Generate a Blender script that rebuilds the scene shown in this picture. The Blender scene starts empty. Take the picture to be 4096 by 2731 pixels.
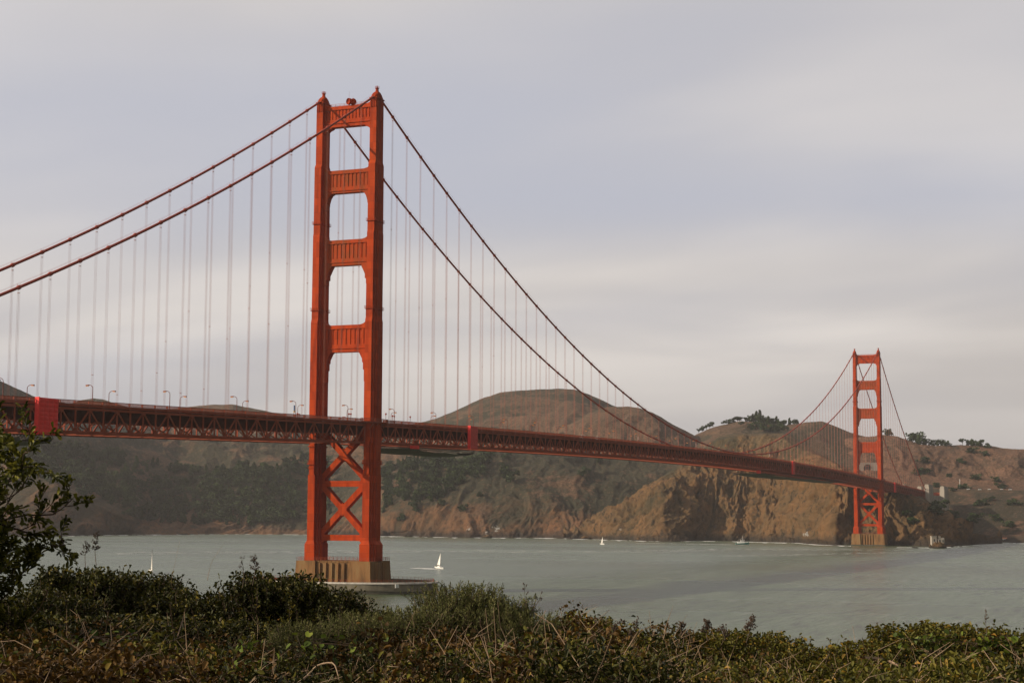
import bpy, math, random
import numpy as np
from mathutils import Vector, Matrix
R = math.radians
random.seed(7); rng = np.random.default_rng(11)
S = bpy.context.scene
COL = S.collection

# ---------------------------------------------------------------- camera
CX, CY, CZ = -666.37, -353.99, 34.61
YAW, PITCH, ROLL, FPX = 0.38935, 0.10220, 0.0051, 6700.5     # FPX: focal length in pixels of a 4096-wide picture
C0 = np.array([CX, CY, CZ])
_d = np.array([math.cos(YAW)*math.cos(PITCH), math.sin(YAW)*math.cos(PITCH), math.sin(PITCH)])
_r = np.array([math.sin(YAW), -math.cos(YAW), 0.0]); _u = np.cross(_r, _d)
_r, _u = _r*math.cos(ROLL)+_u*math.sin(ROLL), _u*math.cos(ROLL)-_r*math.sin(ROLL)
cam = bpy.data.objects.new('camera', bpy.data.cameras.new('camera')); COL.objects.link(cam)
m = Matrix.Identity(4)
for i in range(3):
    m[i][0] = _r[i]; m[i][1] = _u[i]; m[i][2] = -_d[i]; m[i][3] = C0[i]
cam.matrix_world = m
cam.data.sensor_width = 36.0; cam.data.lens = 36.0*FPX/4096; cam.data.clip_start = 0.5; cam.data.clip_end = 30000
S.camera = cam

# ---------------------------------------------------------------- light
SUN_AZ, SUN_EL = R(123), R(25)
SUNV = Vector((math.cos(SUN_AZ)*math.cos(SUN_EL), math.sin(SUN_AZ)*math.cos(SUN_EL), math.sin(SUN_EL)))
ld = bpy.data.lights.new('sun', 'SUN'); ld.energy = 5.0; ld.angle = R(0.6); ld.color = (1.0, 0.84, 0.66)
lo = bpy.data.objects.new('sun', ld); COL.objects.link(lo); lo.rotation_euler = SUNV.to_track_quat('Z', 'Y').to_euler()

W = bpy.data.worlds.new('World'); S.world = W; W.use_nodes = True
nt = W.node_tree; nt.nodes.clear(); N = nt.nodes.new; Lk = nt.links.new
out = N('ShaderNodeOutputWorld'); bg = N('ShaderNodeBackground'); bg.inputs[1].default_value = 0.1
Lk(bg.outputs[0], out.inputs[0])
sky = N('ShaderNodeTexSky'); sky.sky_type = 'NISHITA'; sky.sun_disc = False; sky.sun_elevation = SUN_EL
sky.sun_rotation = math.pi/2 - SUN_AZ; sky.dust_density = 3.0
geo = N('ShaderNodeTexCoord'); sep = N('ShaderNodeSeparateXYZ'); Lk(geo.outputs['Generated'], sep.inputs[0])
def math_(op, a, b=None, c=None, clamp=False):
    n = N('ShaderNodeMath'); n.operation = op; n.use_clamp = clamp
    for i, v in enumerate((a, b, c)):
        if v is None: continue
        if isinstance(v, (int, float)): n.inputs[i].default_value = v
        else: Lk(v, n.inputs[i])
    return n.outputs[0]
def mixc(f, a, b):
    n = N('ShaderNodeMix'); n.data_type = 'RGBA'
    for k, v in ((0, f), (6, a), (7, b)):
        if isinstance(v, (int, float)): n.inputs[k].default_value = v
        elif isinstance(v, tuple): n.inputs[k].default_value = (*v, 1)
        else: Lk(v, n.inputs[k])
    return n.outputs[2]
zz = math_('ADD', math_('MAXIMUM', sep.outputs[2], 0.0), 0.16)
cx = math_('DIVIDE', sep.outputs[0], zz); cy = math_('DIVIDE', sep.outputs[1], zz)
cmb = N('ShaderNodeCombineXYZ'); Lk(cx, cmb.inputs[0]); Lk(cy, cmb.inputs[1])
mp = N('ShaderNodeMapping'); mp.inputs['Rotation'].default_value = (0, 0, R(-33)); mp.inputs['Scale'].default_value = (0.95, 0.50, 1); mp.inputs['Location'].default_value = (8.8, 7.0, 0)
Lk(cmb.outputs[0], mp.inputs[0])
def noise(vec, sc, det, rough=0.5, dist=0.0):
    n = N('ShaderNodeTexNoise'); n.inputs['Scale'].default_value = sc; n.inputs['Detail'].default_value = det
    n.inputs['Roughness'].default_value = rough; n.inputs['Distortion'].default_value = dist
    Lk(vec, n.inputs['Vector']); return n.outputs['Fac']
n1 = noise(mp.outputs[0], 0.70, 2.0, 0.36, 0.2)
n2 = noise(mp.outputs[0], 1.7, 3.5, 0.42, 0.3)
def mr(v, a, b, c=0.0, d=1.0):
    n = N('ShaderNodeMapRange'); n.interpolation_type = 'SMOOTHSTEP'; Lk(v, n.inputs[0])
    for i, x in enumerate((a, b, c, d)): n.inputs[i+1].default_value = x
    return n.outputs[0]
cloud = mr(math_('ADD', math_('MULTIPLY', n1, 0.78), math_('MULTIPLY', n2, 0.22)), 0.36, 0.62)
blue = mixc(0.88, sky.outputs[0], (5.0, 5.12, 5.9))
cl = mixc(mr(n2, 0.3, 0.7), (5.4, 5.05, 4.82), (7.4, 6.9, 6.45))
c1 = mixc(cloud, blue, cl)
hz = mr(sep.outputs[2], 0.02, 0.12, 1.0, 0.0)                  # thicker grey bank low down
c2 = mixc(math_('MULTIPLY', hz, 0.7), c1, (4.7, 4.48, 4.38))
# sky dimmed toward the unseen east, added to darken the tower's east faces
side = mr(math_('ADD', math_('MULTIPLY', sep.outputs[0], 0.26), math_('MULTIPLY', sep.outputs[1], -0.97)), 0.15, 0.65, 1.0, 0.16)
mul = N('ShaderNodeVectorMath'); mul.operation = 'SCALE'; Lk(c2, mul.inputs[0]); Lk(side, mul.inputs['Scale'])
Lk(mul.outputs[0], bg.inputs[0])
vs = S.view_settings; vs.view_transform = 'Standard'; vs.look = 'None'; vs.gamma = 1.0; vs.exposure = 0.10; vs.use_curve_mapping = False
S.cycles.use_adaptive_sampling = False; S.cycles.max_bounces = 6; S.cycles.transparent_max_bounces = 8; S.cycles.volume_bounces = 0

# ---------------------------------------------------------------- helpers
def ray(x, y): return _d + _r*(x-2048)/FPX + _u*(1365.5-y)/FPX
def at(x, y, D):                       # the point seen at photo pixel (x, y), D metres away on the map
    v = ray(x, y); return C0 + v*(D/math.hypot(v[0], v[1]))
def onz(x, y, z):
    v = ray(x, y); return C0 + v*((z-CZ)/v[2])
def ony(x, y, Y):
    v = ray(x, y); return C0 + v*((Y-CY)/v[1])
def hor(x): return 2042.5 + x*0.00506
def dshore(x, y): return CZ*FPX/(y-hor(x))

class MB:
    def __init__(s): s.v = []; s.f = []; s.n = 0
    def add(s, v, f):
        s.v.append(np.asarray(v, float).reshape(-1, 3)); o = s.n
        s.f.extend([tuple(i+o for i in q) for q in f]); s.n += len(s.v[-1])
    def box(s, x0, x1, y0, y1, z0, z1):
        s.add([(x0,y0,z0),(x1,y0,z0),(x1,y1,z0),(x0,y1,z0),(x0,y0,z1),(x1,y0,z1),(x1,y1,z1),(x0,y1,z1)],
              [(0,3,2,1),(4,5,6,7),(0,1,5,4),(1,2,6,5),(2,3,7,6),(3,0,4,7)])
    def bar(s, p, q, w, h, up=(0,0,1)):
        p = Vector(p); q = Vector(q); d = (q-p).normalized(); up = Vector(up)
        if abs(d.dot(up)) > 0.99: up = Vector((0,1,0))
        a = d.cross(up).normalized()*(w/2); b = a.cross(d).normalized()*(h/2)
        vv = [p-a-b, p+a-b, p+a+b, p-a+b, q-a-b, q+a-b, q+a+b, q-a+b]
        s.add([tuple(t) for t in vv], [(0,1,2,3),(7,6,5,4),(0,4,5,1),(1,5,6,2),(2,6,7,3),(3,7,4,0)])
    def tube(s, pts, rad, n=6, cap=True):
        pts = [Vector(p) for p in pts]; k = len(pts)
        rad = rad if hasattr(rad, '__len__') else [rad]*k
        vv = []
        for i, p in enumerate(pts):
            d = (pts[min(i+1, k-1)]-pts[max(i-1, 0)]).normalized()
            up = Vector((0,0,1)) if abs(d.z) < 0.95 else Vector((1,0,0))
            a = d.cross(up).normalized(); b = a.cross(d)
            for j in range(n):
                t = 2*math.pi*j/n; vv.append(tuple(p+(a*math.cos(t)+b*math.sin(t))*rad[i]))
        f = [(i*n+j, i*n+(j+1)%n, (i+1)*n+(j+1)%n, (i+1)*n+j) for i in range(k-1) for j in range(n)]
        if cap: f += [tuple(range(n-1, -1, -1)), tuple((k-1)*n+j for j in range(n))]
        s.add(vv, f)
    def loft(s, rings, cap=True):
        n = len(rings[0]); vv = [p for r in rings for p in r]
        f = [(i*n+j, i*n+(j+1)%n, (i+1)*n+(j+1)%n, (i+1)*n+j) for i in range(len(rings)-1) for j in range(n)]
        if cap: f += [tuple(range(n-1, -1, -1)), tuple((len(rings)-1)*n+j for j in range(n))]
        s.add(vv, f)
    def prism_x(s, poly, x0, x1):       # poly in (y, z), extruded along x
        s.loft([[(x0, y, z) for y, z in poly], [(x1, y, z) for y, z in poly]])
    def prism_z(s, poly, z0, z1):
        s.loft([[(x, y, z0) for x, y in poly], [(x, y, z1) for x, y in poly]])
    def build(s, name, mat, parent=None, smooth=False, org=None):
        me = bpy.data.meshes.new(name)
        v = np.concatenate(s.v)
        if org is not None: v = v-np.asarray(org, float)
        me.from_pydata(v.tolist(), [], s.f); me.update()
        if smooth: me.polygons.foreach_set('use_smooth', [True]*len(me.polygons))
        return link(name, me, mat, parent, org)
def link(name, me, mat, parent=None, org=None):
    me.materials.append(mat)
    o = bpy.data.objects.new(name, me); COL.objects.link(o)
    if parent is not None: o.parent = parent
    if org is not None: o.location = tuple(float(a) for a in org)
    return o
def tag(o, label=None, cat=None, group=None, kind=None):
    for k, v in (('label', label), ('category', cat), ('group', group), ('kind', kind)):
        if v: o[k] = v
    return o
def empty(name, loc=(0,0,0), rz=0.0, parent=None):
    o = bpy.data.objects.new(name, None); COL.objects.link(o); o.location = tuple(float(a) for a in loc); o.rotation_euler = (0,0,rz)
    o.empty_display_size = 0.5
    if parent is not None: o.parent = parent
    return o
def clone(o, parent=None):
    c = o.copy(); COL.objects.link(c)
    if parent is not None: c.parent = parent
    for ch in list(o.children): clone(ch, c)
    return c
def npmesh(name, v, quads=None, tris=None, attrs=None, smooth=False):
    me = bpy.data.meshes.new(name); v = np.asarray(v, np.float32)
    fl = []; tot = []
    if quads is not None and len(quads): fl.append(np.asarray(quads).ravel()); tot.append(np.full(len(quads), 4))
    if tris is not None and len(tris): fl.append(np.asarray(tris).ravel()); tot.append(np.full(len(tris), 3))
    fl = np.concatenate(fl).astype(np.int32); tot = np.concatenate(tot).astype(np.int32)
    me.vertices.add(len(v)); me.vertices.foreach_set('co', v.ravel())
    me.loops.add(len(fl)); me.loops.foreach_set('vertex_index', fl)
    me.polygons.add(len(tot)); me.polygons.foreach_set('loop_start', np.concatenate([[0], np.cumsum(tot)[:-1]]).astype(np.int32))
    me.polygons.foreach_set('loop_total', tot)
    if smooth: me.polygons.foreach_set('use_smooth', np.ones(len(tot), bool))
    for k, a in (attrs or {}).items():
        at_ = me.attributes.new(k, 'FLOAT', 'POINT'); at_.data.foreach_set('value', np.asarray(a, np.float32).ravel())
    me.update(calc_edges=True); me.validate(); return me
# value noise in numpy
def _h(i, j, k, sd):
    n = (i*374761393 + j*668265263 + k*2147483647 + sd*974711) & 0xffffffff
    n = ((n ^ (n >> 13))*1274126177) & 0xffffffff
    return ((n ^ (n >> 16)) & 0xffff)/65535.0
def vn(p, sd=0):
    i = np.floor(p).astype(np.int64); f = p-i; f = f*f*(3-2*f); r = 0
    for a in (0, 1):
        for b in (0, 1):
            for c in (0, 1):
                w = (f[..., 0] if a else 1-f[..., 0])*(f[..., 1] if b else 1-f[..., 1])*(f[..., 2] if c else 1-f[..., 2])
                r = r+w*_h(i[..., 0]+a, i[..., 1]+b, i[..., 2]+c, sd)
    return r
def fbm(p, o=4, sd=0, ridged=False, g=0.5):
    r = 0; a = 1; t = 0
    for k in range(o):
        v = vn(p*(2.03**k)+k*17.3, sd+k)
        if ridged: v = 1-np.abs(2*v-1)
        r = r+a*v; t += a; a *= g
    return r/t
def sm(x, a, b): t = np.clip((x-a)/(b-a), 0, 1); return t*t*(3-2*t)

# ---------------------------------------------------------------- materials
def mat(name, base, rough=0.6, var=None, vscale=0.3, spec=0.4, detail=5, streak=None, bump=0, bscale=2.0, third=None, coord='Object'):
    M = bpy.data.materials.new(name); M.use_nodes = True; t = M.node_tree; b = t.nodes['Principled BSDF']
    b.inputs['Roughness'].default_value = rough; b.inputs['Specular IOR Level'].default_value = spec
    b.inputs['Base Color'].default_value = (*base, 1)
    if var or bump:
        tc = t.nodes.new('ShaderNodeTexCoord'); mpn = t.nodes.new('ShaderNodeMapping'); t.links.new(tc.outputs[coord], mpn.inputs[0])
        if streak: mpn.inputs['Scale'].default_value = streak
    if var:
        n = t.nodes.new('ShaderNodeTexNoise'); n.inputs['Scale'].default_value = vscale; n.inputs['Detail'].default_value = detail; n.inputs['Roughness'].default_value = 0.6
        t.links.new(mpn.outputs[0], n.inputs['Vector'])
        cr = t.nodes.new('ShaderNodeValToRGB'); cr.color_ramp.elements[0].position = 0.32; cr.color_ramp.elements[1].position = 0.68
        cr.color_ramp.elements[0].color = (*var, 1); cr.color_ramp.elements[1].color = (*base, 1)
        if third: e = cr.color_ramp.elements.new(0.5); e.color = (*third, 1)
        t.links.new(n.outputs['Fac'], cr.inputs[0]); t.links.new(cr.outputs[0], b.inputs['Base Color'])
    if bump:
        n2 = t.nodes.new('ShaderNodeTexNoise'); n2.inputs['Scale'].default_value = bscale; n2.inputs['Detail'].default_value = 6
        t.links.new(mpn.outputs[0], n2.inputs['Vector']); bp = t.nodes.new('ShaderNodeBump'); bp.inputs['Distance'].default_value = bump
        t.links.new(n2.outputs['Fac'], bp.inputs['Height']); t.links.new(bp.outputs[0], b.inputs['Normal'])
    return M
ORANGE = mat('bridge_orange_paint', (0.37, 0.048, 0.005), 0.65, (0.24, 0.025, 0.004), 0.28, 0.06, 9, streak=(1, 1, 0.12), third=(0.37, 0.042, 0.005))
ORANGE_P = mat('fresh_orange_panels', (0.40, 0.046, 0.006), 0.65, (0.22, 0.052, 0.012), 0.35, 0.06, 6, streak=(1.4, 1.4, 0.5))
for M in (ORANGE,):
    t = M.node_tree; b = t.nodes['Principled BSDF']; src = b.inputs['Base Color'].links[0].from_socket
    g = t.nodes.new('ShaderNodeNewGeometry'); sp = t.nodes.new('ShaderNodeSeparateXYZ'); t.links.new(g.outputs['Position'], sp.inputs[0])
    def mm(op, a, c):
        n = t.nodes.new('ShaderNodeMath'); n.operation = op
        for i, v in enumerate((a, c)):
            if isinstance(v, float): n.inputs[i].default_value = v
            else: t.links.new(v, n.inputs[i])
        return n.outputs[0]
    row = mm('FLOOR', mm('DIVIDE', sp.outputs[2], 3.4), 0.0); fr_ = mm('FRACT', mm('DIVIDE', sp.outputs[2], 3.4), 0.0)
    colu = mm('FLOOR', mm('DIVIDE', mm('ADD', sp.outputs[1], sp.outputs[0]), 1.75), 0.0)
    cb = t.nodes.new('ShaderNodeCombineXYZ'); t.links.new(row, cb.inputs[0]); t.links.new(colu, cb.inputs[1]); wn = t.nodes.new('ShaderNodeTexWhiteNoise'); t.links.new(cb.outputs[0], wn.inputs['Vector'])
    seam = mm('LESS_THAN', fr_, 0.045); val = mm('SUBTRACT', mm('ADD', mm('MULTIPLY', wn.outputs['Value'], 0.30), 0.84), mm('MULTIPLY', seam, 0.22))
    mx_ = t.nodes.new('ShaderNodeVectorMath'); mx_.operation = 'SCALE'; t.links.new(src, mx_.inputs[0]); t.links.new(val, mx_.inputs['Scale']); t.links.new(mx_.outputs[0], b.inputs['Base Color'])
CABLE = mat('cable_red_paint', (0.36, 0.055, 0.025), 0.6, (0.28, 0.045, 0.025), 0.3, 0.2)
TRUSS = mat('truss_red_paint', (0.34, 0.078, 0.040), 0.7, (0.24, 0.055, 0.028), 0.25, 0.12, 5)
ROPE = mat('suspender_rope', (0.42, 0.15, 0.10), 0.6, (0.33, 0.13, 0.09), 0.5, 0.3)
CONC = mat('pier_concrete', (0.23, 0.160, 0.075), 0.85, (0.10, 0.060, 0.028), 0.30, 0.1, 9, streak=(1, 1, 0.22), third=(0.22, 0.115, 0.045), bump=0.15, bscale=0.6)
CONC_G = mat('fender_concrete', (0.22, 0.195, 0.14), 0.85, (0.12, 0.105, 0.075), 0.35, 0.2, 8, streak=(1, 1, 0.4))
CONC_D = mat('tide_stained_concrete', (0.085, 0.075, 0.055), 0.9, (0.045, 0.05, 0.035), 0.5, 0.3)
CONC_P = mat('pylon_concrete', (0.40, 0.36, 0.30), 0.85, (0.27, 0.24, 0.19), 0.12, 0.2, 6, streak=(1, 1, 0.3))
ASPH = mat('asphalt', (0.055, 0.055, 0.055), 0.9, (0.04, 0.04, 0.04), 0.5)
FRAM = mat('shade_toned_floor_steel', (0.10, 0.024, 0.014), 0.8, (0.065, 0.018, 0.011), 0.3, 0.1)  # truss paint darkened so the under-deck shade sits in the colour
DARK = mat('dark_steel', (0.05, 0.03, 0.025), 0.7)
LAMPR = mat('lamp_post_red_paint', (0.16, 0.035, 0.02), 0.6)
AMBER = mat('amber_lens', (0.75, 0.30, 0.04), 0.4)
WHITE = mat('white_paint', (0.80, 0.80, 0.76), 0.5, (0.62, 0.62, 0.58), 1.5)
SAIL = mat('sail_cloth', (0.82, 0.81, 0.76), 0.7, (0.70, 0.68, 0.62), 0.8)
TARP = mat('red_quilted_tarp', (0.90, 0.055, 0.045), 0.65, (0.75, 0.045, 0.04), 0.6, 0.3)
TARP_P = mat('pinkish_tarp', (0.66, 0.09, 0.075), 0.7, (0.50, 0.06, 0.05), 0.6, 0.3)
NET = mat('debris_net', (0.055, 0.060, 0.048), 0.9, (0.085, 0.085, 0.07), 0.4)
BLUEB = mat('blue_banner', (0.10, 0.25, 0.55), 0.6); YEL = mat('yellow_banner', (0.75, 0.45, 0.05), 0.6)
GLASS = mat('dark_window', (0.03, 0.035, 0.04), 0.2)
TEALH = mat('teal_hull_paint', (0.08, 0.25, 0.22), 0.5); ROOFR = mat('rust_roof', (0.40, 0.14, 0.06), 0.8, (0.30, 0.12, 0.06), 0.3)
SKIN = mat('jacket_cloth', (0.12, 0.12, 0.05), 0.8)

# ---------------------------------------------------------------- land
OV = 4096/2352.0
def attr(t, n): a = t.nodes.new('ShaderNodeAttribute'); a.attribute_name = n; return a.outputs['Fac']
def land_mat(name, grass, grass2, scrub, rock, rock2, dark, green=(0.05, 0.05, 0.02)):
    M = bpy.data.materials.new(name); M.use_nodes = True; t = M.node_tree; b = t.nodes['Principled BSDF']
    b.inputs['Roughness'].default_value = 0.95; b.inputs['Specular IOR Level'].default_value = 0.1
    geo = t.nodes.new('ShaderNodeNewGeometry')
    def nz(sc, det=6, rough=0.6, st=(1, 1, 1)):
        mpn = t.nodes.new('ShaderNodeMapping'); mpn.inputs['Scale'].default_value = st; t.links.new(geo.outputs['Position'], mpn.inputs[0])
        n = t.nodes.new('ShaderNodeTexNoise'); n.inputs['Scale'].default_value = sc; n.inputs['Detail'].default_value = det; n.inputs['Roughness'].default_value = rough
        t.links.new(mpn.outputs[0], n.inputs['Vector']); return n.outputs['Fac']
    def rmp(v, a, c):
        n = t.nodes.new('ShaderNodeMapRange'); n.interpolation_type = 'SMOOTHSTEP'; t.links.new(v, n.inputs[0]); n.inputs[1].default_value = a; n.inputs[2].default_value = c; return n.outputs[0]
    def mx(f, a, c):
        n = t.nodes.new('ShaderNodeMix'); n.data_type = 'RGBA'
        for k, v in ((0, f), (6, a), (7, c)):
            if isinstance(v, tuple): n.inputs[k].default_value = (*v, 1)
            elif isinstance(v, float): n.inputs[k].default_value = v
            else: t.links.new(v, n.inputs[k])
        return n.outputs[2]
    def ma(op, a, c):
        n = t.nodes.new('ShaderNodeMath'); n.operation = op
        for i, v in enumerate((a, c)):
            if isinstance(v, float): n.inputs[i].default_value = v
            else: t.links.new(v, n.inputs[i])
        return n.outputs[0]
    g = mx(rmp(nz(0.012, 8), 0.35, 0.65), grass, grass2)
    patch = ma('ADD', ma('MULTIPLY', attr(t, 'veg_shade'), 0.62), ma('MULTIPLY', nz(0.045, 8, 0.72), 0.75))
    g = mx(rmp(patch, 0.55, 0.66), g, scrub)
    speck = rmp(nz(0.24, 5, 0.8), 0.50, 0.56)
    clump = rmp(nz(0.085, 6, 0.82), 0.52, 0.57)
    g = mx(ma('MULTIPLY', clump, 0.55), g, scrub)
    g = mx(ma('MULTIPLY', speck, 0.70), g, tuple(q*0.62 for q in green))
    g = mx(ma('MULTIPLY', rmp(nz(0.16, 5, 0.8), 0.56, 0.62), 0.5), g, tuple(min(1, q*1.35) for q in grass))
    r = mx(rmp(nz(0.03, 9, 0.7, (1, 1, 0.5)), 0.35, 0.62), rock, rock2)
    r = mx(rmp(nz(0.11, 8, 0.75, (1, 1, 0.6)), 0.50, 0.62), r, dark)
    r = mx(ma('MULTIPLY', rmp(nz(0.34, 5, 0.8, (1, 1, 0.8)), 0.54, 0.62), 0.55), r, tuple(min(1, q*1.5) for q in rock2))
    r = mx(ma('MULTIPLY', rmp(ma('ADD', attr(t, 'veg_shade'), ma('MULTIPLY', ma('SUBTRACT', nz(0.14, 6, 0.8), 0.5), 0.9)), 0.30, 0.55), 0.72), r, scrub)  # rock takes dark scrub colour in crevices, standing in for shade
    c = mx(rmp(ma('ADD', attr(t, 'rock'), ma('MULTIPLY', ma('SUBTRACT', nz(0.05, 7, 0.7), 0.5), 0.9)), 0.40, 0.58), g, r)
    wet = attr(t, 'wet'); c = mx(wet, c, (0.035, 0.032, 0.026))
    c = mx(rmp(ma('ADD', attr(t, 'guano'), ma('MULTIPLY', ma('SUBTRACT', nz(0.16, 6, 0.8), 0.5), 2.6)), 0.80, 0.95), c, (0.34, 0.33, 0.30))
    t.links.new(c, b.inputs['Base Color'])
    bp = t.nodes.new('ShaderNodeBump'); bp.inputs['Distance'].default_value = 7.0; bp.inputs['Strength'].default_value = 1.0
    t.links.new(nz(0.12, 10, 0.78), bp.inputs['Height']); t.links.new(bp.outputs[0], b.inputs['Normal'])
    return M
LAND = land_mat('headland_scrub', (0.195, 0.112, 0.066), (0.140, 0.084, 0.052), (0.052, 0.050, 0.030), (0.20, 0.098, 0.046), (0.115, 0.068, 0.036), (0.060, 0.042, 0.028), (0.055, 0.05, 0.03))
LAND_B = land_mat('cliff_rock', (0.13, 0.090, 0.048), (0.16, 0.108, 0.055), (0.055, 0.050, 0.027), (0.215, 0.116, 0.048), (0.130, 0.084, 0.040), (0.046, 0.036, 0.022), (0.055, 0.05, 0.03))
LAND_D = land_mat('dry_hillside', (0.215, 0.118, 0.073), (0.150, 0.086, 0.055), (0.055, 0.048, 0.030), (0.20, 0.12, 0.06), (0.13, 0.085, 0.05), (0.08, 0.06, 0.035), (0.07, 0.055, 0.032))

SHEETS = {}
def sheet(name, rows, x0, x1, nx, sub, mat_, amp, rock, veg_shade, sd=0, scale=90.0, guano=(), blur=3, rid=0.7, vstretch=0.45, wet=True, lean=0.25):
    """rows: front to back, each a list of (x, y, D) in overview pixels; D None = at the waterline"""
    xs = np.linspace(x0, x1, nx); P = []
    for row in rows:
        row = sorted(row); rx = [q[0] for q in row]
        y = np.interp(xs, rx, [q[1] for q in row])
        if row[0][2] is None: D = np.array([dshore(a*OV, b*OV) for a, b in zip(xs, y)])
        else:
            D = np.interp(xs, rx, [q[2] for q in row])
            if row[0][2] < 1000: D = D+D_first
        if not P: D_first = D
        P.append(np.array([at(a*OV, b*OV, d) for a, b, d in zip(xs, y, D)]))
    P0 = P[0].copy(); dirs = P0-C0; dirs[:, 2] = 0; dirs /= np.linalg.norm(dirs, axis=1)[:, None]
    if rows[0][0][2] is None:
        u = P0-dirs*45; u[:, 2] = -9; P = [u]+P; amp = [amp[0]]+list(amp); rock = [rock[0]]+list(rock); veg_shade = [veg_shade[0]]+list(veg_shade); sub = [4]+list(sub)
    b1 = P[-1]+dirs*150; b1[:, 2] = P[-1][:, 2]-30
    b2 = P[-1]+dirs*700; b2[:, 2] = -8
    P += [b1, b2]; amp = list(amp)+[amp[-1]]*2; rock = list(rock)+[0, 0]; veg_shade = list(veg_shade)+[0.5, 0.5]; sub = list(sub)+[6, 6]
    G = []; A = []; RK = []; VG = []
    for k in range(len(P)-1):
        n = sub[k]
        for j in range(n):
            t = j/n
            G.append(P[k]*(1-t)+P[k+1]*t)
            for lst, src in ((A, amp), (RK, rock), (VG, veg_shade)): lst.append(src[k]*(1-t)+src[k+1]*t)
    G.append(P[-1]); A.append(amp[-1]); RK.append(0); VG.append(0)
    G = np.array(G); A = np.array(A)[:, None]; RK = np.array(RK)[:, None]; VG = np.array(VG)[:, None]
    for _ in range(blur):
        G[1:-1] = (G[:-2]+2*G[1:-1]+G[2:])/4; G[:, 1:-1] = (G[:, :-2]+2*G[:, 1:-1]+G[:, 2:])/4
    du = np.gradient(G, axis=1); dv = np.gradient(G, axis=0); nn = np.cross(du, dv); nn /= np.linalg.norm(nn, axis=2)[..., None]+1e-9
    nn[nn[..., 2] < 0] *= -1
    q = G/scale*np.array([1, 1, vstretch])
    h = fbm(q, 3, sd)-0.5; hr = fbm(q*1.3+5, 6, sd+9, True, 0.55)-0.62
    h2 = fbm(G/(scale*0.22)*np.array([1, 1, 0.6]), 4, sd+31, True)-0.6
    h3 = fbm(G/(scale*0.085)*np.array([1, 1, 0.7]), 4, sd+37, True)-0.6
    lt = G@np.array([_r[0], _r[1], 0])-lean*G[..., 2]
    wq = fbm(G/140.0, 3, sd+90)*2.2
    gl = fbm(np.stack([lt/46.0+wq, G[..., 2]/150.0+wq*0.6, 0*lt+sd], -1), 5, sd+91, True, 0.58)
    gl2 = fbm(np.stack([lt/17.0+G[..., 2]/40.0+wq*2, G[..., 2]/60.0, 0*lt+sd+5], -1), 4, sd+95, True, 0.55)
    crag = sm(RK+(fbm(G/110.0, 3, sd+51)-0.5)*0.6, 0.3, 0.7)
    tot = (h*1.4*(1-rid)+hr*2.0*rid*(1-0.45*crag)+h2*(0.26+0.45*crag)+h3*0.75*crag+(gl-0.6)*(0.5+1.25*crag)+(gl2-0.6)*1.35*crag)
    G2 = G+nn*(tot*A)[..., None]
    rk = RK+(fbm(G/120.0, 4, sd+50)-0.5)*0.6
    vg_shade = VG+(fbm(G/170.0, 4, sd+70)-0.5)*1.1+(-tot)*0.35
    vg_shade = vg_shade+np.clip(0.58-gl2, 0, 1)*crag*2.4+np.clip(0.56-gl, 0, 1)*crag*1.6  # crevice shade added to the plant mask, darkening the cliff gullies
    wt = (1-sm(G2[..., 2], 1.5, 5.0+18*fbm(G/22.0, 3, sd+3)))*0.85 if wet else np.zeros(G2.shape[:2])
    if name == 'coastal_hills':
        qx, _q = proj(G2); bch = sm(qx/OV, 318, 345)*(1-sm(qx/OV, 695, 712))*(1-sm(G2[..., 2], 6, 9)); wt = wt*(1-bch); rk = rk+bch*1.2; vg_shade = vg_shade-bch
    gu = np.zeros(G2.shape[:2])
    for gx, gy, gr in guano:
        c = np.array([gx, gy]); px, py = proj(G2); gu = np.maximum(gu, 1-np.clip(np.hypot((px/OV-gx)/gr, (py/OV-gy)/(gr*0.8)), 0, 1))
    nr, nc = G2.shape[:2]; idx = np.arange(nr*nc).reshape(nr, nc)
    qd = np.stack([idx[:-1, :-1], idx[:-1, 1:], idx[1:, 1:], idx[1:, :-1]], -1).reshape(-1, 4)
    me = npmesh(name, G2.reshape(-1, 3), qd, attrs={'rock': rk, 'veg_shade': vg_shade, 'wet': wt, 'guano': gu}, smooth=True)
    o = link(name, me, mat_); tag(o, kind='structure')
    SHEETS.setdefault(name, []).append(G2)
    return G2
def proj(P):
    v = P-C0; z = v@_d; return 2048+FPX*(v@_r)/z, 1365.5-FPX*(v@_u)/z

# A: the long coast from the far left to the big round hill
crestA = [(-260,830,3000),(-80,845,3000),(0,869,3000),(40,889,3050),(75,906,3100),(110,921,3150),(160,926,3300),(185,918,3350),(215,912,3400),(245,917,3400),(285,931,3450),(340,940,3500),(400,935,3550),(480,928,3550),(530,926,3550),(590,938,3550),(650,951,3550),(740,975,3550),(860,985,3550),(930,978,3500),(965,968,3500),(1000,959,3500),(1050,938,3500),(1100,915,3500),(1150,897,3500),(1200,891,3500),(1250,888,3500),(1290,887.5,3500),(1320,889,3500),(1350,900,3500),(1400,925,3500),(1440,940,3500),(1520,1000,3500),(1600,1060,3500)]
shoreA = [(-260,1232,None),(0,1230,None),(150,1228,None),(250,1226,None),(400,1225,None),(600,1225,None),(700,1226,None),(880,1230,None),(960,1231,None),(1060,1233,None),(1150,1234,None),(1250,1234,None),(1340,1236,None),(1600,1238,None)]
lowA = [(-260,1180,2500),(0,1165,2520),(130,1120,2560),(180,1135,2560),(240,1170,2560),(300,1195,2560),(340,1204,2760),(420,1207,2780),(560,1208,2790),(640,1206,2790),(705,1207,2790),(790,1206,2700),(850,1200,2600),(900,1186,2535),(980,1166,2525),(1080,1158,2500),(1180,1160,2480),(1260,1168,2465),(1330,1192,2450),(1400,1220,2440),(1600,1225,2440)]
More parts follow.
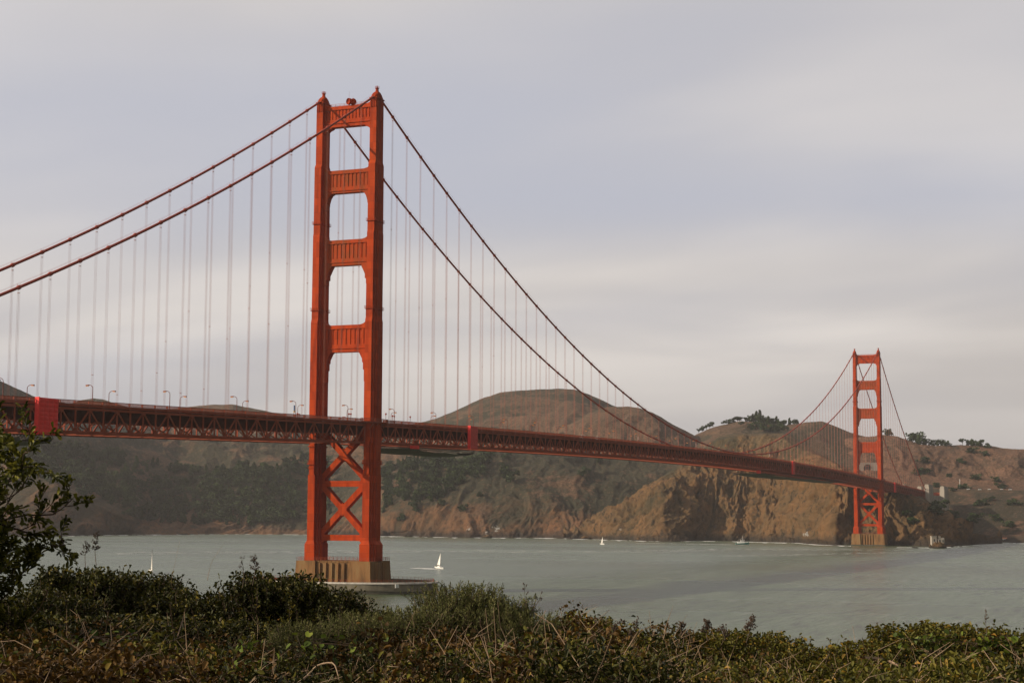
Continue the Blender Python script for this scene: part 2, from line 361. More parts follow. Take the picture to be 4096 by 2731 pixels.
midA = [(-260,1100,2700),(0,1050,2800),(60,1040,2800),(150,1060,2850),(260,1085,2900),(400,1105,2980),(560,1100,3000),(700,1095,3000),(820,1120,2850),(900,1115,2720),(980,1088,2680),(1080,1062,2660),(1200,1072,2640),(1300,1095,2620),(1400,1120,2600),(1600,1130,2600)]
upA = [(-260,960,2850),(0,960,2900),(200,985,3100),(400,1000,3250),(700,1015,3250),(900,1035,3150),(1000,1010,3050),(1080,1000,3000),(1200,1000,3000),(1330,1010,3000),(1450,1040,3000),(1600,1080,3000)]
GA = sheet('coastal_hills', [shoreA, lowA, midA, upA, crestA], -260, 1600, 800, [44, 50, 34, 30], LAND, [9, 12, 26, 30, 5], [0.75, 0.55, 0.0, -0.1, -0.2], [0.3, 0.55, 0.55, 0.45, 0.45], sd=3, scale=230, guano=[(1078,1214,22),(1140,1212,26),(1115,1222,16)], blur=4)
# B: second hump right of it
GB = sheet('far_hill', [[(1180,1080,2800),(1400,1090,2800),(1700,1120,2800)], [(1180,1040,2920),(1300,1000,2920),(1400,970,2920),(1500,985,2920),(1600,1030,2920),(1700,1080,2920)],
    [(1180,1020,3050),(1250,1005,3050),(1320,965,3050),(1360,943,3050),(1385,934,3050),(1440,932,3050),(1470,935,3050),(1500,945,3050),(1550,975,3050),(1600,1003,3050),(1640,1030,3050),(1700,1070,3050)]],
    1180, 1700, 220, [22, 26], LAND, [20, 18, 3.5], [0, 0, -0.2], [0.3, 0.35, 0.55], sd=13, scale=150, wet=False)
# C: wooded knoll and brown hill behind the plateau
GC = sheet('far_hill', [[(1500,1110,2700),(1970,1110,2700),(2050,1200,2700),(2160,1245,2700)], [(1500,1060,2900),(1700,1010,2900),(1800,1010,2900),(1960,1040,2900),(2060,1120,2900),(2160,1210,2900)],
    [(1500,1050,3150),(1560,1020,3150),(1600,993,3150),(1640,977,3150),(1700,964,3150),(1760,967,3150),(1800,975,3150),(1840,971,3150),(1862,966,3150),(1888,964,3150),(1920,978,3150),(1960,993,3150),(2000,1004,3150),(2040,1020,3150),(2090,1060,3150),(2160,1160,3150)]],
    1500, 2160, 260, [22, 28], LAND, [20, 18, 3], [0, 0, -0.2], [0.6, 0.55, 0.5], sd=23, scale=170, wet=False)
# D: dry hills at the right
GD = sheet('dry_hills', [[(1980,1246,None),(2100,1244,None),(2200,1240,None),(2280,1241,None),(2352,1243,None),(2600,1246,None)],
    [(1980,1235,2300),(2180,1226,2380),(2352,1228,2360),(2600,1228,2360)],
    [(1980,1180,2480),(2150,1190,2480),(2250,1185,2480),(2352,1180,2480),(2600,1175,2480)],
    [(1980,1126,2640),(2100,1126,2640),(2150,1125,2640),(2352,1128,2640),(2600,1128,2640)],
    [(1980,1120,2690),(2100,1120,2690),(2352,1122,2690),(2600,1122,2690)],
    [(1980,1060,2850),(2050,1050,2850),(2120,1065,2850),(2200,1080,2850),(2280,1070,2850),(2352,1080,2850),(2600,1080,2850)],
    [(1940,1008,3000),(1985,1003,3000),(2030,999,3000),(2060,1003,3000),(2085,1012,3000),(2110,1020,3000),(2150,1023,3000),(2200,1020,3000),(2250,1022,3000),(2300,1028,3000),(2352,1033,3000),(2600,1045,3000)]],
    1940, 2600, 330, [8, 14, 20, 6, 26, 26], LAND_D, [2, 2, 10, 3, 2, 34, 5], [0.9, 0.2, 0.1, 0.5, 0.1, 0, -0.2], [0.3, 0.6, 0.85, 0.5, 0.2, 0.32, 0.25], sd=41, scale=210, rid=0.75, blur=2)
# E: the great cliff with the battery plateau, sloping to the point under the north tower
shE = [(1300,1236,None),(1340,1236,None),(1400,1238,None),(1470,1240,None),(1500,1241,None),(1524,1241.5,None),(1545,1241.2,None),(1575,1241,None),(1600,1240.3,None),(1650,1240.5,None),(1680,1241,None),(1720,1241,None),(1760,1242,None),(1790,1242.5,None),(1830,1244,None),(1880,1247,None),(1920,1249,None),(1990,1249.5,None),(2060,1250,None),(2140,1251,None),(2200,1249,None),(2245,1246,None),(2300,1244,None)]
e1 = [(1300,1240,10),(1340,1226,12),(1400,1210,28),(1470,1200,38),(1505,1198,34),(1534,1192,30),(1552,1198,33),(1600,1202,37),(1640,1198,42),(1680,1200,40),(1720,1196,42),(1760,1194,38),(1800,1198,40),(1830,1195,36),(1880,1198,30),(1930,1196,36),(1990,1195,40),(2060,1198,40),(2130,1215,38),(2200,1232,36),(2245,1243,25),(2300,1245,20)]
e2 = [(1300,1242,30),(1340,1225,30),(1400,1188,75),(1460,1155,95),(1500,1135,100),(1546,1118,90),(1574,1120,95),(1610,1120,101),(1650,1110,104),(1700,1112,112),(1740,1106,106),(1780,1108,108),(1840,1108,105),(1880,1115,95),(1930,1115,98),(1990,1128,105),(2050,1145,105),(2110,1172,100),(2170,1206,85),(2230,1235,55),(2300,1245,40)]
e3 = [(1300,1244,60),(1345,1223,60),(1400,1181,125),(1450,1149,165),(1500,1113,190),(1545,1083,200),(1590,1060,225),(1620,1035,230),(1650,1012,230),(1700,1006,230),(1760,1006,225),(1800,1012,225),(1850,1035,225),(1900,1060,225),(1950,1082,225),(2000,1100,225),(2060,1122,215),(2120,1150,200),(2180,1190,150),(2230,1225,100),(2300,1246,60)]
e4 = [(1300,1246,110),(1345,1224,120),(1400,1178,205),(1450,1145,260),(1500,1108,290),(1545,1078,305),(1590,1052,320),(1620,1024,325),(1650,1001,325),(1680,996,330),(1720,994,330),(1790,994,330),(1812,999,330),(1850,1022,330),(1900,1052,330),(1950,1076,330),(2000,1094,325),(2060,1116,310),(2120,1142,295),(2180,1185,240),(2230,1222,170),(2300,1247,100)]
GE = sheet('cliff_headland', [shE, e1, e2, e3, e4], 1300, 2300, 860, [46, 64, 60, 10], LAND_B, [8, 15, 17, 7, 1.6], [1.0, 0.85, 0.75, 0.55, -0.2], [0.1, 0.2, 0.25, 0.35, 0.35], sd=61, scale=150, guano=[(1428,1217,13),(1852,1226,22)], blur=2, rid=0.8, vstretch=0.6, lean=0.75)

def find(px, py, grids):               # visible land point at a photo pixel
    best = None
    for G in grids:
        x, y = proj(G); d = np.hypot(x-px, y-py)+0*G[..., 2]
        D = np.hypot(G[..., 0]-CX, G[..., 1]-CY); i = np.unravel_index(np.argmin(d+D*0.004), d.shape)
        k = d[i]+D[i]*0.02
        if best is None or k < best[0]: best = (k, G[i])
    return best[1].copy()

# ---------------------------------------------------------------- water
def water_mat():
    M = bpy.data.materials.new('strait_water'); M.use_nodes = True; t = M.node_tree; b = t.nodes['Principled BSDF']
    geo = t.nodes.new('ShaderNodeNewGeometry')
    def nz(sc, det, rough, rot, st):
        mpn = t.nodes.new('ShaderNodeMapping'); mpn.inputs['Rotation'].default_value = (0, 0, R(rot)); mpn.inputs['Scale'].default_value = st
        t.links.new(geo.outputs['Position'], mpn.inputs[0]); n = t.nodes.new('ShaderNodeTexNoise'); n.inputs['Scale'].default_value = sc
        n.inputs['Detail'].default_value = det; n.inputs['Roughness'].default_value = rough; t.links.new(mpn.outputs[0], n.inputs['Vector']); return n.outputs['Fac']
    def rmp(v, a, c, d=0.0, e=1.0):
        n = t.nodes.new('ShaderNodeMapRange'); n.interpolation_type = 'SMOOTHSTEP'; t.links.new(v, n.inputs[0])
        for i, q in enumerate((a, c, d, e)): n.inputs[i+1].default_value = q
        return n.outputs[0]
    def mx(f, a, c):
        n = t.nodes.new('ShaderNodeMix'); n.data_type = 'RGBA'
        for k, v in ((0, f), (6, a), (7, c)):
            if isinstance(v, tuple): n.inputs[k].default_value = (*v, 1)
            else: t.links.new(v, n.inputs[k])
        return n.outputs[2]
    def ma(op, a, c):
        n = t.nodes.new('ShaderNodeMath'); n.operation = op
        for i, v in enumerate((a, c)):
            if isinstance(v, float): n.inputs[i].default_value = v
            else: t.links.new(v, n.inputs[i])
        return n.outputs[0]
    band = nz(0.0042, 5, 0.55, -60, (1, 0.30, 1))             # tide lanes
    col = mx(rmp(band, 0.38, 0.62), (0.054, 0.080, 0.032), (0.074, 0.103, 0.052))
    dash = nz(0.30, 4, 0.62, -22, (0.16, 1, 1)); dash2 = nz(0.085, 4, 0.6, -22, (0.20, 1, 1)); dd_ = ma('ADD', ma('MULTIPLY', dash, 0.6), ma('MULTIPLY', dash2, 0.4))
    col = mx(rmp(dd_, 0.36, 0.50, 0.85, 0.0), col, (0.024, 0.032, 0.014)); col = mx(rmp(dd_, 0.52, 0.64, 0.0, 0.6), col, (0.15, 0.165, 0.125))  # wave shading painted into the colour: dark troughs, pale crests
    lane = rmp(nz(0.006, 3, 0.5, -72, (1, 0.25, 1)), 0.56, 0.66)
    caps = rmp(nz(0.10, 5, 0.75, -60, (1.6, 0.5, 1)), 0.655, 0.70)
    foam = ma('MULTIPLY', caps, lane)
    col = mx(foam, col, (0.62, 0.62, 0.58))
    t.links.new(col, b.inputs['Base Color']); b.inputs['IOR'].default_value = 1.33
    t.links.new(rmp(band, 0.35, 0.65, 0.20, 0.30), b.inputs['Roughness']); b.inputs['Specular IOR Level'].default_value = 1.0
    bp = t.nodes.new('ShaderNodeBump'); bp.inputs['Distance'].default_value = 1.0; bp.inputs['Strength'].default_value = 0.8
    hgt = ma('ADD', ma('ADD', ma('MULTIPLY', nz(0.10, 8, 0.68, -60, (1.3, 0.60, 1)), 2.2), ma('MULTIPLY', dd_, 2.2)), ma('MULTIPLY', nz(0.55, 3, 0.6, -40, (1.2, 0.7, 1)), 0.30))
    t.links.new(hgt, bp.inputs['Height']); t.links.new(bp.outputs[0], b.inputs['Normal'])
    return M
mb = MB(); w = 6500.0
mb.add([(-w+1500,-w,0),(w+1500,-w,0),(w+1500,w,0),(-w+1500,w,0)], [(0,1,2,3)])
tag(mb.build('water', water_mat()), kind='structure')
# surf along the far shore
FOAM = mat('surf_foam', (0.78, 0.78, 0.74), 0.9, (0.45, 0.47, 0.44), 0.12, 0.2)
sv = []; sf = []
def surf(pts, wid, seed):
    xs = np.arange(pts[0][0], pts[-1][0], 1.2); ys = np.interp(xs, [p[0] for p in pts], [p[1] for p in pts])
    rr = np.random.default_rng(seed); n = fbm(np.stack([xs*0.09, xs*0, xs*0+seed], -1), 3, seed); prev = None
    for i, (x, y) in enumerate(zip(xs, ys)):
        wv = wid*max(0.0, (n[i]-0.36)*3.6)
        D = dshore(x*OV, y*OV); a = at(x*OV, y*OV, D); dr = (a-C0); dr[2] = 0; dr /= np.linalg.norm(dr)
        off = 6*(rr.random()-0.5)*0.3
        p = a-dr*(wv+off+3); q = a+dr*8; p[2] = q[2] = 0.12
        k = len(sv); sv.extend([p, q])
        if prev is not None and wv > 0.2: sf.append((prev, k, k+1, prev+1))
        prev = k
surf([(155,1228.2),(250,1226.6),(400,1225.4),(600,1225.2),(700,1226.3),(880,1230.5),(960,1231.6),(1060,1233.5),(1250,1234.6),(1340,1236)], 34, 5)
surf([(1310,1236.6),(1400,1239),(1470,1241),(1530,1242),(1600,1241),(1680,1242),(1760,1244),(1830,1245),(1880,1249),(1955,1251.5)], 26, 9)
surf([(2060,1254),(2140,1255),(2200,1252),(2245,1248),(2300,1243),(2352,1244.5)], 12, 15)
tag(link('surf', npmesh('surf', np.array(sv), np.array(sf)), FOAM), 'thin broken line of white surf along the far shore', 'surf', kind='stuff')
# boat wakes and tide rip streaks
def streak(name, pts, wid, label, cat, dens=0.5, seed=1, n=120):
    rr = np.random.default_rng(seed); v = []; f = []
    P = np.array(pts, float)
    for i in range(n):
        t = rr.random()*(len(P)-1); k = int(t); q = P[k]*(1-t+k)+P[min(k+1, len(P)-1)]*(t-k)
        a = onz(q[0], q[1], 0.1); dx = onz(q[0]+4, q[1], 0.1)-a; dx /= np.linalg.norm(dx); dn = np.array([-dx[1], dx[0], 0])
        a = a+dn*(rr.random()-0.5)*wid*2+dx*(rr.random()-0.5)*10; L = rr.uniform(1.0, 5.0)*dens*2; wv = rr.uniform(0.5, 1.6)
        o = len(v); zz_ = np.array([0, 0, 0.0])
        v += [a-dx*L, a-dn*wv, a+dx*L, a+dn*wv]; f.append((o, o+1, o+2, o+3))
        for j in range(4): v[o+j][2] = 0.10+i*0.0004
    tag(link(name, npmesh(name, np.array(v), np.array(f)), FOAM), label, cat, kind='stuff')

# ================================================================ THE BRIDGE
P_ = 15.24; SPAN = 1280.2; SIDE = 342.9; YC = 13.716
ZT, ZL, ZE, SAG = 223.6, 83.2, 67.1, 9.9
def cabz(X):
    if 0 <= X <= SPAN: return ZL+(ZT-ZL)*((X-SPAN/2)/(SPAN/2))**2
    t = (-X if X < 0 else X-SPAN)/SIDE
    return ZT+(ZE-ZT)*t-4*SAG*t*(1-t)
def zc(X):                              # bottom chord level
    if 0 <= X <= SPAN: return 65.6+7.2*(1-((X-SPAN/2)/(SPAN/2))**2)
    return 65.6-0.0245*(-X if X < 0 else X-SPAN)
BR = empty('suspension_bridge', (0, 0, 0))
tag(BR, 'long orange-red suspension bridge crossing the strait from left edge to the far headland', 'bridge')

def section(Lh, w1, p):
    a, b = (1.6, 3.2) if Lh > 4 else (1.2, 2.2)
    q = [(Lh, w1), (Lh-a, w1), (Lh-a, w1+p*0.5), (Lh-b, w1+p*0.5), (Lh-b, w1+p)]
    pts = q+[(-x, y) for x, y in reversed(q)]
    pts += [(-x, -y) for x, y in q]+[(x, -y) for x, y in reversed(q)]
    return pts[::-1]
TIERS = [(13.45, 6.35, 2.45, 1.75), (20.6, 6.35, 2.45, 1.75), (22.3, 5.65, 1.70, 1.35), (51.3, 5.62, 1.70, 1.35), (51.5, 5.60, 1.22, 1.83), (65.8, 5.58, 1.22, 1.83),
         (66.0, 5.56, 1.70, 1.30), (119.6, 5.50, 1.66, 1.30), (121.4, 4.95, 1.66, 0.85), (159.2, 4.85, 1.66, 0.85), (160.6, 4.45, 1.70, 0.45), (190.9, 4.40, 1.70, 0.42), (192.5, 3.60, 1.62, 0.06), (221.2, 3.58, 1.62, 0.06)]
def leg(y0):
    b = MB(); b.loft([[(x, y+y0, z) for x, y in section(L, w1, p)] for z, L, w1, p in TIERS])
    # ledges and collars below the deck
    for z, e in ((64.2, 0.5), (56.4, 0.75), (54.6, 0.3)):
        for sx in (-1, 1): b.box(sx*5.3, sx*(5.62+e), y0-1.35-e*0.6, y0+1.35+e*0.6, z-0.45, z)
    # capital with flutes
    for k in range(4):
        for sx in (-1, 1):
            yy = y0-1.26+k*0.84; b.box(sx*3.5, sx*3.86, yy-0.20, yy+0.20, 216.9, 221.1)
    b.box(-3.9, 3.9, y0-1.9, y0+1.9, 221.0, 221.5)
    return b
def gallery(y0, z, L, w1, p, ov=0.5):   # walkway ring that follows the stepped leg
    b = MB(); pl = [(x, y+y0) for x, y in section(L+ov, w1+ov, p)]
    b.prism_z(pl, z-0.18, z)
    for (xa, ya), (xb, yb) in zip(pl, pl[1:]+pl[:1]):
        for zz_ in (0.55, 1.1): b.bar((xa, ya, z+zz_), (xb, yb, z+zz_), 0.06, 0.06)
        b.bar((xa, ya, z), (xa, ya, z+1.15), 0.07, 0.07)
        n = int(math.hypot(xb-xa, yb-ya)/1.2)
        for k in range(1, n+1): t = k/(n+1); b.bar((xa+(xb-xa)*t, ya+(yb-ya)*t, z), (xa+(xb-xa)*t, ya+(yb-ya)*t, z+1.15), 0.06, 0.06)
    return b
def strut(zt, zl, zo, haunch, npl, rise, ye):
    """portal strut between the legs; outline in (y, z), pleated panel front and back"""
    b = MB(); T = 1.8
    up = [(-ye, zt+rise), (-ye+0.7, zt+rise*0.55), (-ye+1.7, zt+rise*0.22), (-ye+3.0, zt+rise*0.04), (-ye+3.6, zt)]
    top = up+[(-y, z) for y, z in reversed(up)]
    b.prism_x(top[::-1]+[(-ye, zt-1.3), (ye, zt-1.3)], -T, T)
    b.prism_x([(-ye, zl), (ye, zl), (ye, zl+1.5), (-ye, zl+1.5)], -T+0.02, T-0.02)
    b.box(-T-0.30, T+0.30, -ye, ye, zt-1.75, zt-1.32)
    b.box(-T-0.30, T+0.30, -ye, ye, zl-0.42, zl)
    b.box(-T+0.28, T-0.28, -ye, ye, zl+1.45, zt-1.25)
    # pleats
    z0, z1 = zl+1.5, zt-1.3; wp = 2*(ye-0.9)/npl
    for sx in (-1, 1):
        for k in range(npl):
            y = -ye+0.9+k*wp
            b.box(sx*(T-0.30), sx*(T-0.03), y+wp*0.25, y+wp*0.75, z0, z1)
        for e0, e1 in ((-ye, -ye+0.9), (ye-0.9, ye)): b.box(sx*(T-0.30), sx*(T-0.04), e0, e1, z0, z1)
    # soffit and stepped haunches
    b.box(-T+0.05, T-0.05, -ye, ye, zo+0.2, zl-0.40)
    prof = [(0, zl-0.42)]
    for (dy, z) in haunch: prof.append((dy, z))
    for sy in (-1, 1):
        pl = [(sy*ye, zl-0.40)]+[(sy*(ye-dy), z) for dy, z in haunch]+[(sy*ye, haunch[-1][1])]
        if sy > 0: pl = pl[::-1]
        b.prism_x(pl, -T+0.12, T-0.12)
    return b
def diag(b, y0, z0, y1, z1, wd, T):
    L = math.hypot(y1-y0, z1-z0); ny, nz_ = -(z1-z0)/L*wd/2, (y1-y0)/L*wd/2
    b.prism_x([(y0-ny, z0-nz_), (y1-ny, z1-nz_), (y1+ny, z1+nz_), (y0+ny, z0+nz_)], -T, T)
def tower(name_label):
    T = empty('tower', (0, 0, 0), 0, BR); T['label'] = name_label
    legs = {}
    for s_, nm in ((-1, 'east'), (1, 'west')):
        o = leg(s_*YC).build('leg', ORANGE, T); legs[s_] = o
        for z, L, w_ in ((164.9, 4.45, 2.15), (125.3, 4.95, 2.5)): pass
        h = MB()
        rings = []
        for (xa, xb, hw, z) in ((-4.3, 4.3, 1.55, 221.4), (-3.6, 3.6, 1.5, 222.2), (-2.6, 2.6, 1.4, 223.3), (-1.6, 1.6, 1.2, 224.1), (-1.05, 1.05, 1.0, 224.5)):
            rings.append([(xa, s_*YC-hw*0.6, z), (xa*0.8, s_*YC-hw, z), (xb*0.8, s_*YC-hw, z), (xb, s_*YC-hw*0.6, z), (xb, s_*YC+hw*0.6, z), (xb*0.8, s_*YC+hw, z), (xa*0.8, s_*YC+hw, z), (xa, s_*YC+hw*0.6, z)])
        h.loft(rings); h.build('saddle_housing', ORANGE, T)
        g = MB(); c = [(math.cos(k*math.pi/4), math.sin(k*math.pi/4)) for k in range(8)]
        g.loft([[(r_*x, s_*YC+r_*y, z) for x, y in c] for r_, z in ((0.95, 224.45), (0.62, 226.0), (0.95, 226.02), (0.95, 226.2))])
        g.tube([(0, s_*YC, 226.2), (0, s_*YC, 227.5)], [0.32, 0.12], 8)
        for zz_ in (226.65, 227.1):
            for k in range(8):
                a = c[k]; d = c[(k+1) % 8]; g.bar((a[0]*0.95, s_*YC+a[1]*0.95, zz_), (d[0]*0.95, s_*YC+d[1]*0.95, zz_), 0.07, 0.07)
        for k in range(8): g.bar((c[k][0]*0.95, s_*YC+c[k][1]*0.95, 226.2), (c[k][0]*0.95, s_*YC+c[k][1]*0.95, 227.15), 0.07, 0.07)
        g.build('beacon', ORANGE, T)
        for z, L, w_, p_ in ((164.9, 4.45, 1.70, 0.45), (125.3, 4.93, 1.66, 0.85)): gallery(s_*YC, z, L, w_, p_).build('gallery', ORANGE, T)
        for z in (56.6,): gallery(s_*YC, z, 5.6, 1.22, 1.83, 0.4).build('gallery', ORANGE, T)
    ye = YC-1.65
    s1 = strut(219.2, 211.5, 209.4, [(3.6, 209.5), (3.4, 209.2), (2.0, 208.6), (1.4, 208.3), (0.35, 206.8)], 13, 1.9, ye)
    for x in range(-10, 11, 2): s1.bar((-1.6, x*1.1, 219.2), (-1.6, x*1.1, 220.3), 0.09, 0.09); s1.bar((1.6, x*1.1, 219.2), (1.6, x*1.1, 220.3), 0.09, 0.09)
    for sx in (-1.6, 1.6):
        for zz_ in (219.75, 220.3): s1.bar((sx, -11, zz_), (sx, 11, zz_), 0.08, 0.08)
    s1.build('portal_strut', ORANGE, T)
    strut(189.4, 180.2, 178.7, [(4.0, 178.8), (3.0, 178.3), (2.1, 176.9), (1.4, 174.6), (1.4, 173.6), (1.1, 173.6), (1.0, 171.5)], 11, 1.7, ye-0.3).build('portal_strut', ORANGE_P, T)
    strut(157.3, 147.3, 145.4, [(4.0, 145.5), (3.6, 145.0), (2.4, 142.6), (1.8, 141.4), (1.75, 139.4), (1.2, 139.2), (1.15, 137.0), (0.7, 136.8)], 10, 2.0, ye-0.7).build('portal_strut', ORANGE_P, T)
    strut(118.5, 108.2, 106.1, [(4.2, 106.2), (3.5, 105.6), (2.4, 103.4), (2.2, 103.2), (2.1, 101.5), (1.7, 101.3), (1.65, 98.3), (1.2, 98.1), (1.15, 93.0), (0.8, 92.8)], 9, 2.2, ye-1.1).build('portal_strut', ORANGE, T)
    yi = YC-2.9
    b = MB(); diag(b, -yi-0.8, 48.9, yi+0.8, 71.5, 2.5, 1.70); diag(b, -yi-0.8, 71.5, yi+0.8, 48.9, 2.5, 1.685)
    b.prism_x([(-2.2, 60.2), (0, 57.2), (2.2, 60.2), (0, 63.2)][::1], -1.715, 1.715)
    b.build('cross_brace', ORANGE, T)
    b = MB(); diag(b, -yi-0.8, 47.6, yi+0.8, 24.4, 2.5, 1.70); diag(b, -yi-0.8, 24.4, yi+0.8, 47.6, 2.5, 1.685)
    b.prism_x([(-2.2, 36.0), (0, 33.0), (2.2, 36.0), (0, 39.0)], -1.715, 1.715)
    b.build('cross_brace', ORANGE, T)
    b = MB(); b.box(-1.665, 1.665, -yi, yi, 46.1, 48.7)
    for sy in (-1, 1):
        pl = [(sy*(yi+1), 42.6), (sy*(yi-0.7), 43.5), (sy*(yi-1.9), 45.2), (sy*(yi-1.9), 49.8), (sy*(yi-0.7), 51.4), (sy*(yi+1), 53.0)]
        b.prism_x(pl if sy > 0 else pl[::-1], -1.73, 1.73)
    b.build('horizontal_strut', ORANGE, T)
    b = MB(); b.box(-1.665, 1.665, -yi, yi, 22.2, 24.8)
    for sy in (-1, 1):
        pl = [(sy*(yi+1), 19.6), (sy*(yi-0.4), 20.6), (sy*(yi-2.2), 22.3), (sy*(yi-1.9), 25.8), (sy*(yi-0.4), 27.6), (sy*(yi+1), 28.4)]
        b.prism_x(pl if sy > 0 else pl[::-1], -1.73, 1.73)
    b.build('horizontal_strut', ORANGE, T)
    # walkway bay that carries the pavement round each leg
    for s_ in (-1, 1):
        b = MB(); y = s_*YC
        poly = [(-11, y-s_*0.2), (-7.2, y+s_*4.0), (7.2, y+s_*4.0), (11, y-s_*0.2)]
        if s_ < 0: poly = poly
        else: poly = poly[::-1]
        b.prism_z(poly, 74.2, 74.8)
        for (xa, ya), (xb, yb) in zip(poly[:-1], poly[1:]):
            for zz_ in (75.3, 75.75, 76.1): b.bar((xa, ya, zz_), (xb, yb, zz_), 0.10, 0.12)
            n = int(math.hypot(xb-xa, yb-ya)/0.9)+1
            for i in range(n+1):
                t = i/n; b.bar((xa+(xb-xa)*t, ya+(yb-ya)*t, 74.8), (xa+(xb-xa)*t, ya+(yb-ya)*t, 76.1), 0.2, 0.12)
        for x in (-6, -2, 2, 6): b.bar((x, y+s_*1.5, 71.5), (x, y+s_*3.9, 74.2), 0.35, 0.35)
        b.build('walkway_bay', TRUSS, T)
    return T
T1 = tower('near tower of the bridge, tall stepped orange legs filling the left of the view')
T2 = clone(T1, BR); T2.location = (SPAN, 0, 0); T2['label'] = 'far tower of the bridge, small against the brown hills'

def pier(x0, ring):
    b = MB(); zt, zb = 13.45, -6
    def blk(xa, xb, ya, yb, zt_=zt, bat=0.055):
        e = (zt_-zb)*bat
        b.loft([[(xa-e, ya-e*(ya < yb), zb), (xb+e, ya-e, zb), (xb+e, yb+e, zb), (xa-e, yb+e, zb)], [(xa, ya, zt_), (xb, ya, zt_), (xb, yb, zt_), (xa, yb, zt_)]])
    for s_ in (-1, 1):
        y0, y1 = sorted((s_*9.0, s_*18.3)); blk(x0-9.7, x0+9.7, y0, y1)
    b.box(x0-8.0, x0+8.0, -9.6, 9.6, zb, zt-0.02)
    for k in range(6):                                        # vertical ribs in the recess
        y = -7.6+k*3.04
        for sx in (-1, 1): b.loft([[(x0+sx*8.0, y-0.75, zb), (x0+sx*8.0, y+0.75, zb), (x0+sx*9.4, y+0.75, zb), (x0+sx*9.4, y-0.75, zb)][::sx], [(x0+sx*8.0, y-0.75, 12.6), (x0+sx*8.0, y+0.75, 12.6), (x0+sx*8.8, y+0.75, 12.6), (x0+sx*8.8, y-0.75, 12.6)][::sx]])
    for s_ in (-1, 1):                                        # setbacks on the short ends
        for k in range(2): b.box(x0-4.8+k*5.6, x0-0.8+k*5.6, *sorted((s_*18.3, s_*19.6)), zb, 12.9)
    p = b.build('pier', CONC, BR); p['label'] = 'ribbed concrete pier under the near tower' if ring else 'concrete pier under the far tower'
    tb = MB(); tb.box(x0-11.0, x0+11.0, -19.9, 19.9, -6, 1.3)
    if not ring: tb.build('tidal_band', CONC_D, p)
    f = MB()
    for z in (14.0, 14.5, 15.0):
        for sy in (-1, 1): f.bar((x0-9.6, sy*18.2, z), (x0+9.6, sy*18.2, z), 0.07, 0.07)
        for sx in (-1, 1): f.bar((x0+sx*9.6, -18.2, z), (x0+sx*9.6, 18.2, z), 0.07, 0.07)
    for i in range(19):
        for sx in (-1, 1): f.bar((x0+sx*9.6, -18.2+i*2.022, 13.4), (x0+sx*9.6, -18.2+i*2.022, 15.1), 0.09, 0.09)
    for i in range(10):
        for sy in (-1, 1): f.bar((x0-9.6+i*2.13, sy*18.2, 13.4), (x0-9.6+i*2.13, sy*18.2, 15.1), 0.09, 0.09)
    f.build('pier_railing', TRUSS, p)
    if ring:
        n = 96
        def el(A, B, z): return [(A*math.cos(2*math.pi*k/n), B*math.sin(2*math.pi*k/n), z) for k in range(n)]
        r = MB(); rings = [el(26, 45, 1.2), el(26.3, 44.7, 1.7), el(26.3, 44.7, 4.2), el(26.0, 45.0, 4.9), el(23.4, 42.4, 4.9), el(23.4, 42.4, -6)]
        r.loft(rings, cap=False); fr = r.build('fender_ring', CONC_G, BR)
        r = MB(); r.loft([el(25.7, 44.7, -6), el(25.9, 44.9, 1.25)], cap=False); r.build('tidal_band', CONC_D, fr)
        r = MB()
        r.loft([el(26.42, 45.42, 4.3), el(26.1, 45.1, 4.95), el(25.2, 44.2, 5.0)], cap=False); r.build('kerb', mat('kerb_concrete', (0.50, 0.47, 0.41), 0.8, (0.30, 0.28, 0.24), 0.5), fr)
        r = MB()
        for k in range(n):
            a = el(24, 43, 4.9)[k]; c = el(24, 43, 4.9)[(k+1) % n]
            r.bar((a[0], a[1], 4.9), (a[0], a[1], 6.0), 0.09, 0.09); r.bar((a[0], a[1], 6.0), (c[0], c[1], 6.0), 0.08, 0.08); r.bar((a[0], a[1], 5.45), (c[0], c[1], 5.45), 0.06, 0.06)
        r.build('fender_railing', TRUSS, fr)
        q = ony(1527, 2336, -20); a = math.atan2(-33, -20)
        r = MB(); k = 0.0
        A = (-26.42*math.cos(1.0), -45.42*math.sin(1.0)); 
        th = 4.02; cx_, cy_ = 26.6*math.cos(th), 45.6*math.sin(th)
        r.bar((cx_-1.0, cy_+0.36, 3.6), (cx_+1.0, cy_-0.36, 3.6), 0.2, 1.6); r.build('sign_plate', WHITE, fr)
    return p
pier(0, True); pier(SPAN, False)

